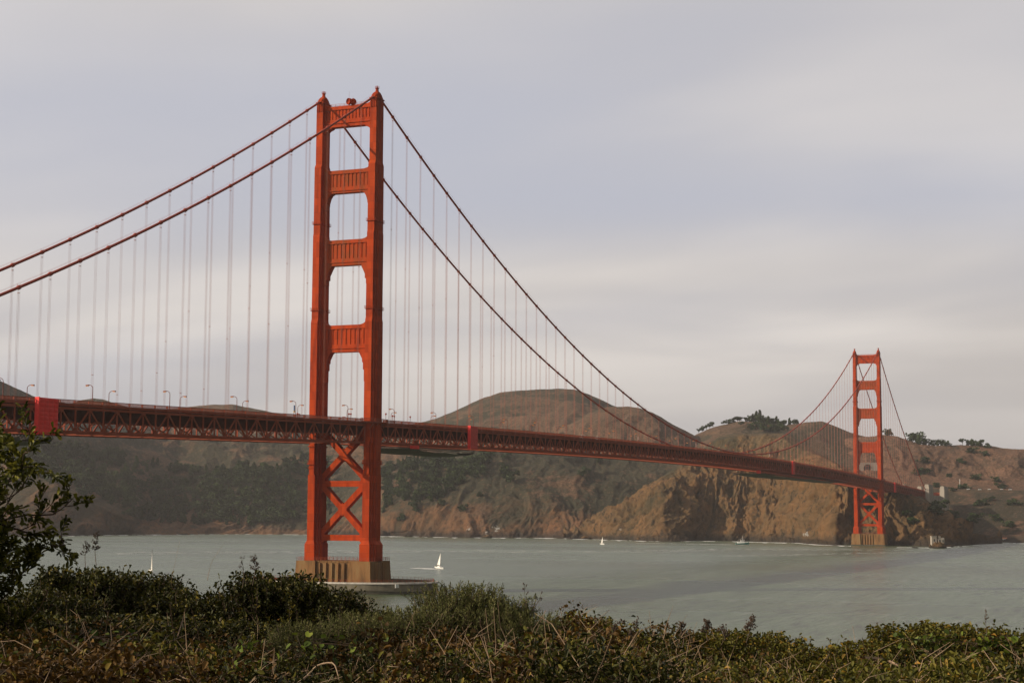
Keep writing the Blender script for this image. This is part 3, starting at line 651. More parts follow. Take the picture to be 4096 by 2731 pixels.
# --- main cables with clamps
def hang_x():
    L = []
    for k in range(1, 84):
        x = P_*k; L.append(x+0.97*(1-2*x/SPAN))
    for k in range(1, 23): L.append(-P_*k-0.08); L.append(SPAN+P_*k+0.08)
    return sorted(L)
HX = hang_x()
for s_ in (-1, 1):
    b = MB()
    xs = [-SIDE-4]+[-SIDE+i*(SIDE-3)/48 for i in range(48)]+[-3, 0, 3]+[3+i*(SPAN-6)/140 for i in range(1, 140)]+[SPAN-3, SPAN, SPAN+3]+[SPAN+3+i*(SIDE-3)/48 for i in range(1, 49)]
    b.tube([(x, s_*YC, min(cabz(x), 223.3) if -SIDE <= x <= SPAN+SIDE else cabz(-SIDE)-1.5) for x in xs], 0.50, 10)
    for x in HX:
        z = cabz(x); e = 0.75; zl_, zr_ = cabz(x-e), cabz(x+e); b.tube([(x-e, s_*YC, zl_), (x-e*0.5, s_*YC, cabz(x-e*0.5)), (x+e*0.5, s_*YC, cabz(x+e*0.5)), (x+e, s_*YC, zr_)], [0.52, 0.74, 0.74, 0.52], 8)
    # hand ropes
    for sy in (-0.55, 0.55):
        b.tube([(x, s_*YC+sy, min(cabz(x), 223.3)+1.25 if -SIDE <= x <= SPAN+SIDE else 67) for x in xs], 0.028, 3)
    for x in HX[::1]:
        for sy in (-0.55, 0.55): b.bar((x, s_*YC+sy, cabz(x)+0.3), (x, s_*YC+sy, cabz(x)+1.27), 0.05, 0.05)
    o = b.build('main_cable', CABLE, BR, smooth=True)
    o['label'] = 'near main cable of the bridge' if s_ < 0 else 'far main cable of the bridge, behind the near one'
# --- suspender ropes: the 100 that show longest are parts, the rest one part
cand = []
for s_ in (-1, 1):
    for x in HX:
        zt, zb = cabz(x)-0.6, zc(x)+9.0
        if zt-zb < 1.5: continue
        (xa, xb), (ya, yb) = proj(np.array([(x, s_*YC, zt), (x, s_*YC, zb)]))
        cand.append((-(abs(yb-ya) if 0 < xa < 4096 else 1), x, s_, zt, zb))
cand.sort()
rest = MB()
for i, (_, x, s_, zt, zb) in enumerate(cand):
    b = MB() if i < 100 else rest
    for dx in (-0.30, 0.30):
        for dy in (-0.22, 0.22): b.tube([(x+dx, s_*YC+dy, zb-2.0), (x+dx, s_*YC+dy, zt-0.6), (x+dx*0.6, s_*YC+dy*1.4, zt+0.6)], 0.031, 4, False)
    b.box(x-0.36, x+0.36, s_*YC-0.26, s_*YC+0.26, zt-1.25, zt-1.10)
    if zt-zb > 60: zz_ = zt-62+10*math.sin(x*0.1); b.box(x-0.34, x+0.34, s_*YC-0.24, s_*YC+0.24, zz_, zz_+0.15)
    if i < 100:
        b.build('suspender', ROPE, BR)
o = rest.build('suspender', ROPE, BR); o['kind'] = 'stuff'; o['label'] = 'far shorter suspender ropes'

# --- stiffening trusses
H = 7.62
def nodes():
    n = [round(-SIDE+i*H, 2) for i in range(46)]; return n
NS = [i*H-SIDE for i in range(0, 45)]; NM = [i*H for i in range(1, 168)]; NN = [SPAN+8+i*H for i in range(0, 45)]
for s_ in (-1, 1):
    tr = empty('stiffening_truss', (0, 0, 0), 0, BR); tr['label'] = ('near' if s_ < 0 else 'far')+' side stiffening truss under the deck edge'
    y = s_*YC
    top = MB(); bot = MB(); vert = MB(); dia = MB(); gus = MB()
    for grp in (NS, NM, NN):
        for i, x in enumerate(grp):
            zb = zc(x); zt = zb+H
            inn = (abs(x) < 12 or abs(x-SPAN) < 12)
            if i+1 < len(grp):
                x2 = grp[i+1]; z2 = zc(x2); skip = (abs(x) < 12.5 and abs(x2) < 12.5) or (abs(x-SPAN) < 12.5 and abs(x2-SPAN) < 12.5)
                bot.bar((x, y, zb), (x2, y, z2), 0.65, 0.85)
                if not skip:
                    top.bar((x, y, zt), (x2, y, z2+H), 0.65, 0.80)
                    (dia.bar((x, y, zt), (x2, y, z2), 0.34, 0.52) if i % 2 == 0 else dia.bar((x, y, zb), (x2, y, z2+H), 0.34, 0.52))
            vert.bar((x, y, zb+0.4), (x, y, zt-0.4), 0.36, 0.50, (0, 1, 0))
            if not inn:
                yo = 0.36
                for sgn, zq in ((1, zb), (-1, zt)):
                    if (i % 2 == 1) == (sgn > 0):
                        for yy in (-yo, yo):
                            gus.add([(x-1.15, y+yy, zq+sgn*0.38), (x+1.15, y+yy, zq+sgn*0.38), (x+0.55, y+yy, zq+sgn*1.25), (x-0.55, y+yy, zq+sgn*1.25)], [(0,1,2,3)])
    web = MB()
    for q in (vert, dia, gus):
        o_ = web.n; web.v += q.v; web.f += [tuple(i+o_ for i in f_) for f_ in q.f]; web.n += q.n
    for nm, b in (('top_chord', top), ('bottom_chord', bot), ('web', web)): b.build(nm, TRUSS, tr)
ALLN = NS+NM+NN
# --- floor system
fb = MB(); lat = MB(); slab = MB(); st = MB(); walk = MB()
for x in ALLN:
    z = zc(x)
    if abs(x) < 8 or abs(x-SPAN) < 8: continue
    fb.box(x-0.16, x+0.16, -13.3, 13.3, z+4.3, z+8.3); fb.box(x-0.32, x+0.32, -13.3, 13.3, z+4.15, z+4.3)
    lat.bar((x, -13.4, z), (x, 13.4, z), 0.3, 0.4)
for i in range(0, len(ALLN)-2, 2):
    a, c = ALLN[i], ALLN[i+2]
    if c-a > 20: continue
    m_ = (a+c)/2; za, zc_, zm = zc(a), zc(c), zc(m_)
    for s_ in (-1, 1):
        lat.bar((a, s_*13.4, za+0.05), (m_, 0, zm+0.05), 0.35, 0.3); lat.bar((m_, 0, zm+0.05), (c, s_*13.4, zc_+0.05), 0.35, 0.3)
        lat.bar((a, s_*13.3, za+0.3), (a, s_*5.0, za+4.7), 0.35, 0.35); lat.bar((a, s_*5.0, za+4.7), (a, 0, za+0.2), 0.3, 0.3)
segs = [(a, b_) for a, b_ in zip(ALLN[:-1], ALLN[1:])]+[(ALLN[-1], ALLN[-1]+30)]
for a, c in segs:
    za, zb = zc(a), zc(c)
    def sl(b, y0, y1, h0, h1):
        b.loft([[(a, y0, za+h0), (a, y1, za+h0), (a, y1, za+h1), (a, y0, za+h1)][::-1], [(c, y0, zb+h0), (c, y1, zb+h0), (c, y1, zb+h1), (c, y0, zb+h1)][::-1]])
    sl(slab, -9.5, 9.5, 8.45, 9.0)
    for s_ in (-1, 1):
        y0, y1 = sorted((s_*9.6, s_*13.0)); sl(walk, y0, y1, 8.55, 9.2)
        y0, y1 = sorted((s_*13.0, s_*13.35)); sl(walk, y0, y1, 8.35, 9.3)
    for y in (-8, -4.8, -1.6, 1.6, 4.8, 8): sl(st, y-0.15, y+0.15, 7.3, 8.44)
o_ = fb.n; fb.v += st.v; fb.f += [tuple(i+o_ for i in f_) for f_ in st.f]; fb.n += st.n
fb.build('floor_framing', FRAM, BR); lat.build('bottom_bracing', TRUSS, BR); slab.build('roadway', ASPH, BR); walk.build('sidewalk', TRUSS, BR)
for s_ in (-1, 1):
    b = MB()
    for a, c in segs:
        if (abs(a) < 9 or abs(a-SPAN) < 9): continue
        za, zb = zc(a), zc(c); y = s_*13.2; n = 12
        b.bar((a, y, za+10.42), (c, y, zb+10.42), 0.2, 0.18); b.bar((a, y, za+9.42), (c, y, zb+9.42), 0.14, 0.12)
        b.bar((a, y, za+9.3), (a, y, za+10.5), 0.3, 0.3)
        for i in range(1, n):
            t = i/n; x = a+(c-a)*t; z = za+(zb-za)*t; b.box(x-0.19, x+0.19, y-0.04, y+0.04, z+9.4, z+10.4)
    b.build('railing', TRUSS, BR)

# ================================================================ things on the bridge
def lamp_proto():
    r = empty('street_lamp', (0, 0, 0))
    b = MB(); b.tube([(0,0,0), (0,0,0.9)], [0.26, 0.22], 8); b.tube([(0,0,0.9), (0,0,7.2)], [0.17, 0.13], 8)
    pts = [(0, 0.0+1.9*(1-math.cos(t)), 7.2+1.5*math.sin(t)) for t in [i*math.pi/2/6 for i in range(7)]]
    b.tube(pts+[(0, 2.4, 8.68)], 0.12, 6); b.build('pole', LAMPR, r)
    b = MB(); b.loft([[(-0.28, 1.9, 8.5), (0.28, 1.9, 8.5), (0.22, 1.9, 8.85), (-0.22, 1.9, 8.85)], [(-0.34, 3.3, 8.42), (0.34, 3.3, 8.42), (0.25, 3.3, 8.8), (-0.25, 3.3, 8.8)]]); b.build('lamp_head', LAMPR, r)
    b = MB(); b.loft([[(-0.26, 2.0, 8.25), (0.26, 2.0, 8.25), (0.29, 2.0, 8.5), (-0.29, 2.0, 8.5)], [(-0.30, 3.25, 8.15), (0.30, 3.25, 8.15), (0.35, 3.25, 8.42), (-0.35, 3.25, 8.42)]]); b.build('lamp_lens', AMBER, r)
    return r
LP = lamp_proto(); first = True
ORD = ['first', 'second', 'third', 'fourth', 'fifth', 'sixth', 'seventh', 'eighth', 'ninth', 'tenth', 'eleventh', 'twelfth', 'thirteenth', 'fourteenth', 'fifteenth', 'sixteenth', 'seventeenth', 'eighteenth', 'nineteenth', 'twentieth']
lamps = []
for s_ in (-1, 1):
    kk = 0
    for j in range(-5, 34):
        X = (-16.4 if s_ < 0 else -25.6)+45.72*j
        if X > SPAN+SIDE-10: continue
        if abs(X) < 6 or abs(X-SPAN) < 6: continue
        y = s_*9.9; (px,), (py,) = proj(np.array([(X, y, zc(X)+15)]))
        if px < 5: continue
        o = LP if first else clone(LP); first = False
        o.location = (X, y, zc(X)+9.0); o.rotation_euler = (0, 0, 0 if s_ < 0 else math.pi); o.scale = (0.9, 0.85, 0.83)
        side = 'near' if s_ < 0 else 'far'
        if X < 0: pos = ORD[kk]+' from the left edge of the photo'; 
        elif X < SPAN: pos = 'mid-span'
        else: pos = 'beyond the far tower'
        lamps.append((o, side, X))
for side in ('near', 'far'):
    A = [q for q in lamps if q[1] == side and q[2] < 0]; B = [q for q in lamps if q[1] == side and 0 < q[2] < SPAN]; D_ = [q for q in lamps if q[1] == side and q[2] > SPAN]
    for i, q in enumerate(reversed(A)): tag(q[0], 'curved red street lamp on the %s deck edge, %s left of the near tower' % (side, ORD[i]), 'street lamp', 'street lamps on the bridge deck')
    for i, q in enumerate(B): tag(q[0], 'street lamp on the %s deck edge, %s right of the near tower' % (side, (ORD+['twenty-first', 'twenty-second', 'twenty-third', 'twenty-fourth', 'twenty-fifth', 'twenty-sixth', 'twenty-seventh', 'twenty-eighth', 'twenty-ninth'])[i]), 'street lamp', 'street lamps on the bridge deck')
    for i, q in enumerate(D_): tag(q[0], 'tiny street lamp on the %s deck edge, %s beyond the far tower' % (side, ORD[i]), 'street lamp', 'street lamps on the bridge deck')
# banners
def banner(px, py, w_, h_, mats, label, Y=-10.2):
    q = ony(px, py, Y); r = empty('banner', tuple(q))
    b = MB(); b.box(-w_/2, w_/2, -0.06, 0.06, -h_*0.1, h_*0.9); b.build('panel', mats[0], r)
    if len(mats) > 1: b = MB(); b.box(-w_/2, w_/2, -0.07, 0.07, -h_*0.45, -h_*0.1-0.01); b.build('lower_panel', mats[1], r)
    b = MB(); b.bar((0, 0.15, -h_*1.2), (0, 0.15, h_*0.9), 0.14, 0.14); b.build('bracket', LAMPR, r)
    tag(r, label, 'banner')
banner(1177, 1640, 0.95, 2.2, [BLUEB, YEL], 'blue and yellow banner on the lamp just left of the near tower')
for (px, py), l in zip(((2553, 1757), (2784, 1784), (3078, 1823)), ('left', 'middle', 'right')):
    banner(px, py, 1.7, 2.2, [WHITE], 'white sign board above the deck mid-span, %s of three' % ({'left': 'leftmost', 'middle': 'the middle one', 'right': 'rightmost'}[l]))
# short floodlight posts round the near tower
fl = None
FL = [(1190, 1668, 'beside the blue banner, left one of a pair'), (1197, 1670, 'beside the blue banner, right one of a pair'), (1372, 1682, 'between the tower legs, lower left of four'), (1379, 1682, 'between the tower legs, lower second of four'),
      (1396, 1668, 'between the tower legs, taller third of four'), (1403.5, 1668, 'between the tower legs, taller rightmost of four'), (1447, 1688, 'just left of the near leg'), (1543.5, 1668, 'just right of the near leg'), (1570, 1676, 'right of the near leg, left one of a pair'), (1577.5, 1678, 'right of the near leg, right one of a pair'), (1641, 1680, 'alone on a small box further right of the near leg')]
for px, py, l in FL:
    q = ony(px, py-16, -4.0 if px < 1440 else -9); X = q[0]
    if fl is None:
        fl = empty('floodlight_post'); b = MB(); b.tube([(0,0,0), (0,0,3.2)], 0.11, 6); b.build('post', LAMPR, fl)
        b = MB(); b.loft([[(0.16*math.cos(k*math.pi/3), 0.16*math.sin(k*math.pi/3), 3.1) for k in range(6)], [(0.42*math.cos(k*math.pi/3), 0.42*math.sin(k*math.pi/3), 3.55) for k in range(6)], [(0.30*math.cos(k*math.pi/3), 0.30*math.sin(k*math.pi/3), 3.85) for k in range(6)]]); b.build('lamp_hood', ORANGE, fl); o = fl
    else: o = clone(fl)
    zb = zc(X)+9.0; o.location = (X, q[1], zb); o.scale = (1, 1, max(0.5, (q[2]-zb)/3.85))
    tag(o, 'short floodlight post '+l, 'floodlight', 'floodlight posts near the tower')
# microwave dishes on top of the near tower
for k, (px, py, rz) in enumerate(((1397, 402, -0.45), (1413, 405, 0.9))):
    q = ony(px, py, -0.5 if k == 0 else -2.0); r = empty('dish_antenna', (q[0] if abs(q[0]) < 4 else (-1.0 if k == 0 else 0.6), q[1], 219.2))
    b = MB(); n = 20; ax = Vector((math.cos(rz+math.pi*(1-k)+0.0), math.sin(rz+math.pi*(1-k)), 0))
    u_ = Vector((-ax.y, ax.x, 0)); w_ = Vector((0, 0, 1)); cc = Vector((0, 0, 1.75))
    prof = [(1.45, 0.75), (1.5, 0.7), (1.5, -0.35), (1.1, -0.75), (0.3, -0.95)]
    inner = [(1.4, 0.74), (1.0, 0.15), (0.5, -0.12), (0.02, -0.2)]
    rings = [[tuple(cc+ax*h+(u_*math.cos(2*math.pi*j/n)+w_*math.sin(2*math.pi*j/n))*rr) for j in range(n)] for rr, h in (inner[::-1]+prof)]
    b.loft(rings); b.build('dish', ORANGE, r, smooth=False)
    b = MB(); b.bar((0, 0, 0), (0, 0, 1.2), 0.35, 0.35); b.bar((0.5, 0.3, 0), (0, 0, 1.2), 0.12, 0.12); b.tube([(0.1, 0.1, 3), (0.1, 0.1, 6.5 if k == 0 else 4.2)], 0.04, 4); b.build('mount', TRUSS, r)
    tag(r, 'round orange dish antenna on the tower top, '+('left one with bright hollow face' if k == 0 else 'right one partly behind the other'), 'antenna', 'dish antennas on the near tower')

# painters' enclosures hung on the truss
def enclosure(px0, px1, mat_, label, net=None, split=8, tall=1.0):
    Y = -14.6
    xa, xb = ony(px0, 1700, Y)[0], ony(px1, 1700, Y)[0]; za = zc((xa+xb)/2)
    r = empty('scaffold_enclosure', (xa, Y, za-1.0)); H_ = 11.2*tall; w_ = xb-xa; nrow = 8; ncol = 4
    v = []; f = []
    nu, nv = 24, 48
    for i in range(nu+1):
        for j in range(nv+1):
            u = i/nu; t = j/nv
            bul = 0.16*abs(math.sin(math.pi*ncol*u))**0.5*abs(math.sin(math.pi*nrow*t))**0.5+0.05*math.sin(9*u+13*t)
            v.append((u*w_, -0.9-bul, t*H_))
    for i in range(nu):
        for j in range(nv): a = i*(nv+1)+j; f.append((a, a+nv+1, a+nv+2, a+1))
    b = MB(); b.add(v, f); b.box(0, w_, -0.88, 0.4, 0, H_)
    b.build('tarp', mat_, r)
    b = MB(); b.box(-0.55, -0.02, -1.0, 0.6, -0.3, H_+0.3); b.bar((0, -0.6, H_+0.1), (w_, -0.6, H_+0.1), 0.3, 0.2); b.bar((-0.4, -0.6, -0.1), (w_+0.2, -0.6, -0.1), 0.3, 0.25); b.build('frame', TARP, r)
    tag(r, label, 'scaffold', 'painters enclosures along the truss')
    return xa, xb
enclosure(147, 222, TARP, 'bright red quilted tarp enclosure on the truss near the left edge')
enclosure(1877, 1905, TARP_P, 'pinkish red tarp enclosure on the truss right of the near tower')
enclosure(3167, 3175, TARP_P, 'small pale red enclosure on the truss left of the far tower')
enclosure(3573.5, 3578, TARP_P, 'tiny pale red enclosure on the truss right of the far tower')
def platform(px0, px1, label, box_left=True, sagm=2.6):
    xa, xb = ony(px0, 1790, -YC)[0], ony(px1, 1790, -YC)[0]; z0 = zc((xa+xb)/2)
    r = empty('work_platform', (xa, 0, z0-2.2)); L = xb-xa
    b = MB()
    for y in (-13.5, -5, 5, 13.5):
        b.bar((0, y, 0), (L, y, 0), 0.2, 0.2); b.bar((0, y, 1.2), (L, y, 1.2), 0.15, 0.15)
        n = int(L/1.6)
        for i in range(n): b.bar((L*i/n, y, 0), (L*(i+0.5)/n, y, 1.2), 0.09, 0.09); b.bar((L*(i+0.5)/n, y, 1.2), (L*(i+1)/n, y, 0), 0.09, 0.09)
    b.build('lattice_frame', DARK, r)
    if box_left: b = MB(); b.box(-0.2, 4.8, -13.9, -11.5, -0.5, 2.0); b.build('cabin', TARP, r)
    # sagging net
    nu, nv = 40, 10; v = []
    for i in range(nu+1):
        for j in range(nv+1):
            u = i/nu; t = j/nv
            e = min(1, u*7, (1-u)*5); z = -0.1-sagm*math.sqrt(max(e, 0))*(0.85+0.15*math.sin(u*9)+0.08*math.sin(u*23))*(1-0.35*(2*t-1)**2)
            v.append((L*(0.06+0.93*u), -13.4+26.8*t, z))
    idx = np.arange((nu+1)*(nv+1)).reshape(nu+1, nv+1)
    qd = np.stack([idx[:-1, :-1], idx[1:, :-1], idx[1:, 1:], idx[:-1, 1:]], -1).reshape(-1, 4)
    link('net', npmesh('net', np.array(v), qd, smooth=True), NET, r)
    tag(r, label, 'platform', 'hanging work platforms under the deck')
platform(1658, 1900, 'long work platform with sagging dark net slung under the deck right of the near tower')
platform(70, 214, 'work platform with sagging net under the deck at the left edge', False, 2.4)
platform(3036, 3400, 'long thin work platform slung under the deck left of the far tower')
# vehicles that show above the railing
def van_proto(L=5.2, H_=2.4, mat_=WHITE):
    r = empty('delivery_van'); b = MB()
    pr = [(0, 0.55), (L, 0.55), (L, H_-0.1), (L-0.15, H_), (1.7, H_), (1.35, H_-0.15), (0.75, 1.55), (0.08, 1.25)]
    b.loft([[(x, -1.02, z) for x, z in pr], [(x, 1.02, z) for x, z in pr]][::-1]); b.build('body', mat_, r)
    b = MB()
    for x in (1.2, L-1.3):
        for y in (-1.05, 0.83): b.tube([(x, y, 0.42), (x, y+0.22, 0.42)], 0.42, 12)
    b.build('wheels', DARK, r)
    b = MB(); b.box(0.9, 1.75, -1.035, 1.035, 1.6, 2.3); b.box(L-0.05, L+0.02, -0.8, 0.8, 1.7, 2.3); b.build('windows', GLASS, r)
    return r
VN = van_proto(); fv = True
for px, l, Y in ((3505, 'beside the far tower leg', -7), (2385, 'left of centre', -7), (2325, 'in front of the big round hill', -7), (3225, 'left of the far tower', -7), (2868, 'at mid-span', -7)):
    X = ony(px, 1750, Y)[0]; o = VN if fv else clone(VN); fv = False
    o.location = (X, Y, zc(X)+9.0); tag(o, 'white van driving on the bridge deck '+l, 'van', 'vans on the bridge deck')

# ================================================================ north shore structures
def pylon(px0, px1, ytop, label):
    X0, X1 = ony(px0, 1990, -17)[0], ony(px1, 1990, -17)[0]
    r = empty('concrete_pylon', (X0, 0, 20)); w_ = X1-X0
    for s_ in (-1, 1):
        b = MB(); y0, y1 = sorted((s_*12.5, s_*19.0))
        b.loft([[(x, y, z) for x, y in ((0-e, y0-e), (w_+e, y0-e), (w_+e, y1+e), (0-e, y1+e))] for z, e in ((-20, 0.8), (24, 0.6), (24.3, 0), (ytop-24, 0), (ytop-23.6, -0.5), (ytop-21.2, -0.5), (ytop-20.8, -1.1), (ytop-20, -1.1))])
        for k in range(3):
            xx = w_*(0.25+0.25*k); b.box(xx-0.5, xx+0.5, *sorted((s_*19.0, s_*19.45)), 24.5, ytop-25)
        b.build('shaft', CONC_P, r)
    tag(r, label, 'pylon', 'concrete pylons at the north end')
    return X0, X1
a0, a1 = pylon(3711, 3728, 76, 'pale concrete pylon where the truss meets the headland, left of two')
b0, b1 = pylon(3772, 3789, 76, 'pale concrete pylon, right of two, past the anchorage wall')
r = empty('anchorage_building', (a1, 0, 20))
b = MB(); g = b0-a1; b.box(0.3*g, g-0.5, -16.5, 16.5, -18, 41); b.box(0, g, -14, 14, 38, 42.2); b.box(0.12*g, 0.3*g, -15.5, 15.5, 38, 41.6); b.build('wall', CONC_P, r)
b = MB()
for k in range(2): b.box(g*(0.42+0.25*k), g*(0.52+0.25*k), -16.9, -16.45, -8, 12)
b.build('recess', CONC_D, r)
tag(r, 'blocky grey concrete anchorage between the two pylons', 'building')
r = empty('steel_viaduct', (b1, 0, 0)); b = MB(); z_ = zc(SPAN+SIDE)
b.box(0, 42, -13, 13, z_+6.0, z_+9.2); b.box(0, 42, -13.5, 13.5, z_+9.2, z_+10.4); b.build('deck', TRUSS, r)
b = MB()
for x in (9, 22):
    for y in (-11, 11): b.bar((x, y, 10), (x, y, z_+6), 1.6, 1.6)
for z in (24, 38, 50):
    b.bar((9, -11, z), (22, -11, z), 0.8, 0.8); b.bar((9, -11, z), (9, 11, z), 0.8, 0.8)
b.build('support_tower', ORANGE, r); tag(r, 'short red steel viaduct running on from the right pylon', 'viaduct')
# lighthouse rock and station
def rock_mesh(c, rx, ry, h, sd, n=26):
    v = []; f = []
    for i in range(n):
        for j in range(n*2):
            th = math.pi*0.5*i/(n-1); ph = math.pi*j/n; v.append((math.cos(ph)*math.cos(th), math.sin(ph)*math.cos(th), math.sin(th)))
    v = np.array(v); k = 0.72+0.75*(fbm(v*2.1+sd, 5, sd, True)-0.35); v = v*k[:, None]*np.array([rx, ry, h])+np.array(c)-np.array([0, 0, 1.5])
    m_ = n*2; f = [(i*m_+j, i*m_+(j+1) % m_, (i+1)*m_+(j+1) % m_, (i+1)*m_+j) for i in range(n-1) for j in range(m_)]
    z = np.zeros(len(v)); hgt = v[:, 2]
    return npmesh('rock', v-np.array(c), f, attrs={'rock': z+1, 'veg_shade': z, 'wet': 1-sm(hgt, 0.5, 3.0), 'guano': z+0.1})
c = at(3752, 2190, 1865); c[2] = 0
o = link('rock', rock_mesh(c, 9.5, 9, 8.5, 3), LAND_B, None, c); tag(o, 'rusty brown rock at the water carrying the small station', 'rock')
r = empty('fog_signal_station', (c[0], c[1], 5.5)); rz = math.atan2(_r[1], _r[0]); r.rotation_euler = (0, 0, rz); r.scale = (0.85, 0.85, 0.85)
b = MB(); b.box(-8.6, -2.2, -3, 3, -3, 8.2); b.box(-8.9, -1.9, -3.3, 3.3, 8.2, 8.8); b.box(0.0, 7.5, -3, 3, -2, 5.4); b.box(1.2, 3.2, -2, 2, 5.4, 8.6); b.box(4.0, 7.2, -3.6, 3.2, -1, 6.6); b.build('walls', CONC_P, r)
b = MB(); b.box(0.9, 2.6, -3.2, -2.95, 1.0, 4.0); b.box(5.0, 6.2, -3.8, -3.55, 1.0, 4.0); b.box(-5.8, -4.4, -3.2, -2.95, 2.0, 5.0); b.build('windows', GLASS, r)
b = MB(); b.tube([(2.2, 0, 8.6), (2.2, 0, 10.6)], [0.5, 0.2], 8); b.build('lantern', DARK, r)
tag(r, 'small pale concrete lighthouse station on the rock at the point', 'lighthouse')
for k, (px, py, s) in enumerate(((1568*0+3660, 2186, 4), (3800, 2181, 5), (3845, 2180, 3.2))):
    c = at(px, py, dshore(px, py)); c[2] = 0; o = link('rock', rock_mesh(c, s*1.8, s, s*0.7, 10+k, 10), LAND_B, None, c)
    tag(o, ['low dark rock just right of the far pier', 'low dark rock right of the lighthouse station', 'smallest dark rock out in the water right of the station'][k], 'rock')
for k, (x, y, s_, l) in enumerate(((1466, 1240.5, 6, 'dark boulder at the water below the orange ridge foot'), (1838, 1244.5, 6, 'dark boulder by the guano streaked buttress'), (1905, 1248.5, 5, 'dark boulder left of the far pier'), (1120, 1234, 7, 'dark boulder below the white stained rocks'), (938, 1231, 6, 'dark boulder just right of the near tower on the far shore'), (420, 1226, 6, 'small dark rock at the left far shore'), (1345, 1237, 7, 'dark flat boulder where the two headlands meet'))):
    c = at(x*OV, y*OV, dshore(x*OV, y*OV)+4); c[2] = 0; tag(link('boulder', rock_mesh(c, s_*1.7, s_, s_*0.8, 30+k, 12), LAND_B, None, c), l, 'boulder', 'boulders along the far shore')
# low pier building at the right shore
c = at(3963, 2158, 2330); r = empty('waterfront_building', (c[0], c[1], 2.0), rz)
b = MB(); b.box(0, 36, 0, 8, -2, 2.6); b.build('walls', WHITE, r); b = MB(); b.loft([[(x, -0.8, 2.6), (x, 8.8, 2.6), (x, 4, 4.3)] for x in (-0.6, 36.6)]); b.build('roof', ROOFR, r)
b = MB(); [b.box(2+4*k, 3.8+4*k, -0.05, 0, 0.3, 1.8) for k in range(8)]; b.build('windows', GLASS, r)
b = MB(); b.box(-6, 42, -5, 0, -2.4, -0.2); b.build('wharf', CONC_G, r)
tag(r, 'long low white building with rust roof on the right shore', 'building')
# portal building seen through the far tower
c = find(3470, 1874, [GC, GD]); c = at(3470, 1874, math.hypot(c[0]-CX, c[1]-CY)-12); r = empty('tunnel_portal', (c[0], c[1], c[2]), rz)
b = MB(); Hh = 10; ww = 20
arc = [(-6*math.cos(t), 0.5+6.5*math.sin(t)) for t in [math.pi*i/14 for i in range(15)]]
b.loft([[(x, y, z) for x, z in [(-ww, -4), (-6, -4)]+[(q[0], q[1]) for q in arc]+[(6, -4), (ww, -4), (ww, Hh), (-ww, Hh)]] for y in (0, 3)][::-1]); b.build('wall', CONC_P, r)
b = MB(); b.loft([[(x, y, z) for x, z in [(-6, -4)]+arc+[(6, -4)]] for y in (2.4, 2.6)][::-1]); b.build('opening', GLASS, r)
ring_ = MB()
for i in range(14): ring_.bar((arc[i][0], -0.15, arc[i][1]), (arc[i+1][0], -0.15, arc[i+1][1]), 0.5, 0.7)
ring_.build('arch_rim', CONC_D, r)
b = MB(); b.bar((-3.6, 1.9, 4.2), (3.6, 1.9, 4.4), 0.2, 0.5); b.build('red_sign', ROOFR, r)
tag(r, 'grey road portal with round arch seen between the legs of the far tower', 'tunnel portal')
# flagpole and parked vehicles on the overlook
q = find(3838, 1955, [GD]); r = empty('flagpole', q); b = MB(); b.tube([(0,0,-2), (0,0,15)], 0.35, 5); b.build('pole', WHITE, r)
b = MB(); b.box(0.3, 5.0, -0.1, 0.1, 11, 14); b.build('flag', WHITE, r); tag(r, 'white flagpole on the overlook right of the pylons', 'flagpole')
PC = van_proto(4.6, 1.7); PC.name = 'parked_car'; pcf = True
for i, px in enumerate((3812, 3866, 3912, 3950, 4000, 4034)):
    q = find(px, 1960, [GD]); o = PC if pcf else clone(PC); pcf = False; o.location = (q[0], q[1], q[2]+0.3); o.rotation_euler = (0, 0, rz); o.scale = (0.95, 0.95, 0.95)
    tag(o, 'tiny white parked car on the overlook, %s from the left' % ORD[i], 'car', 'cars parked on the overlook')

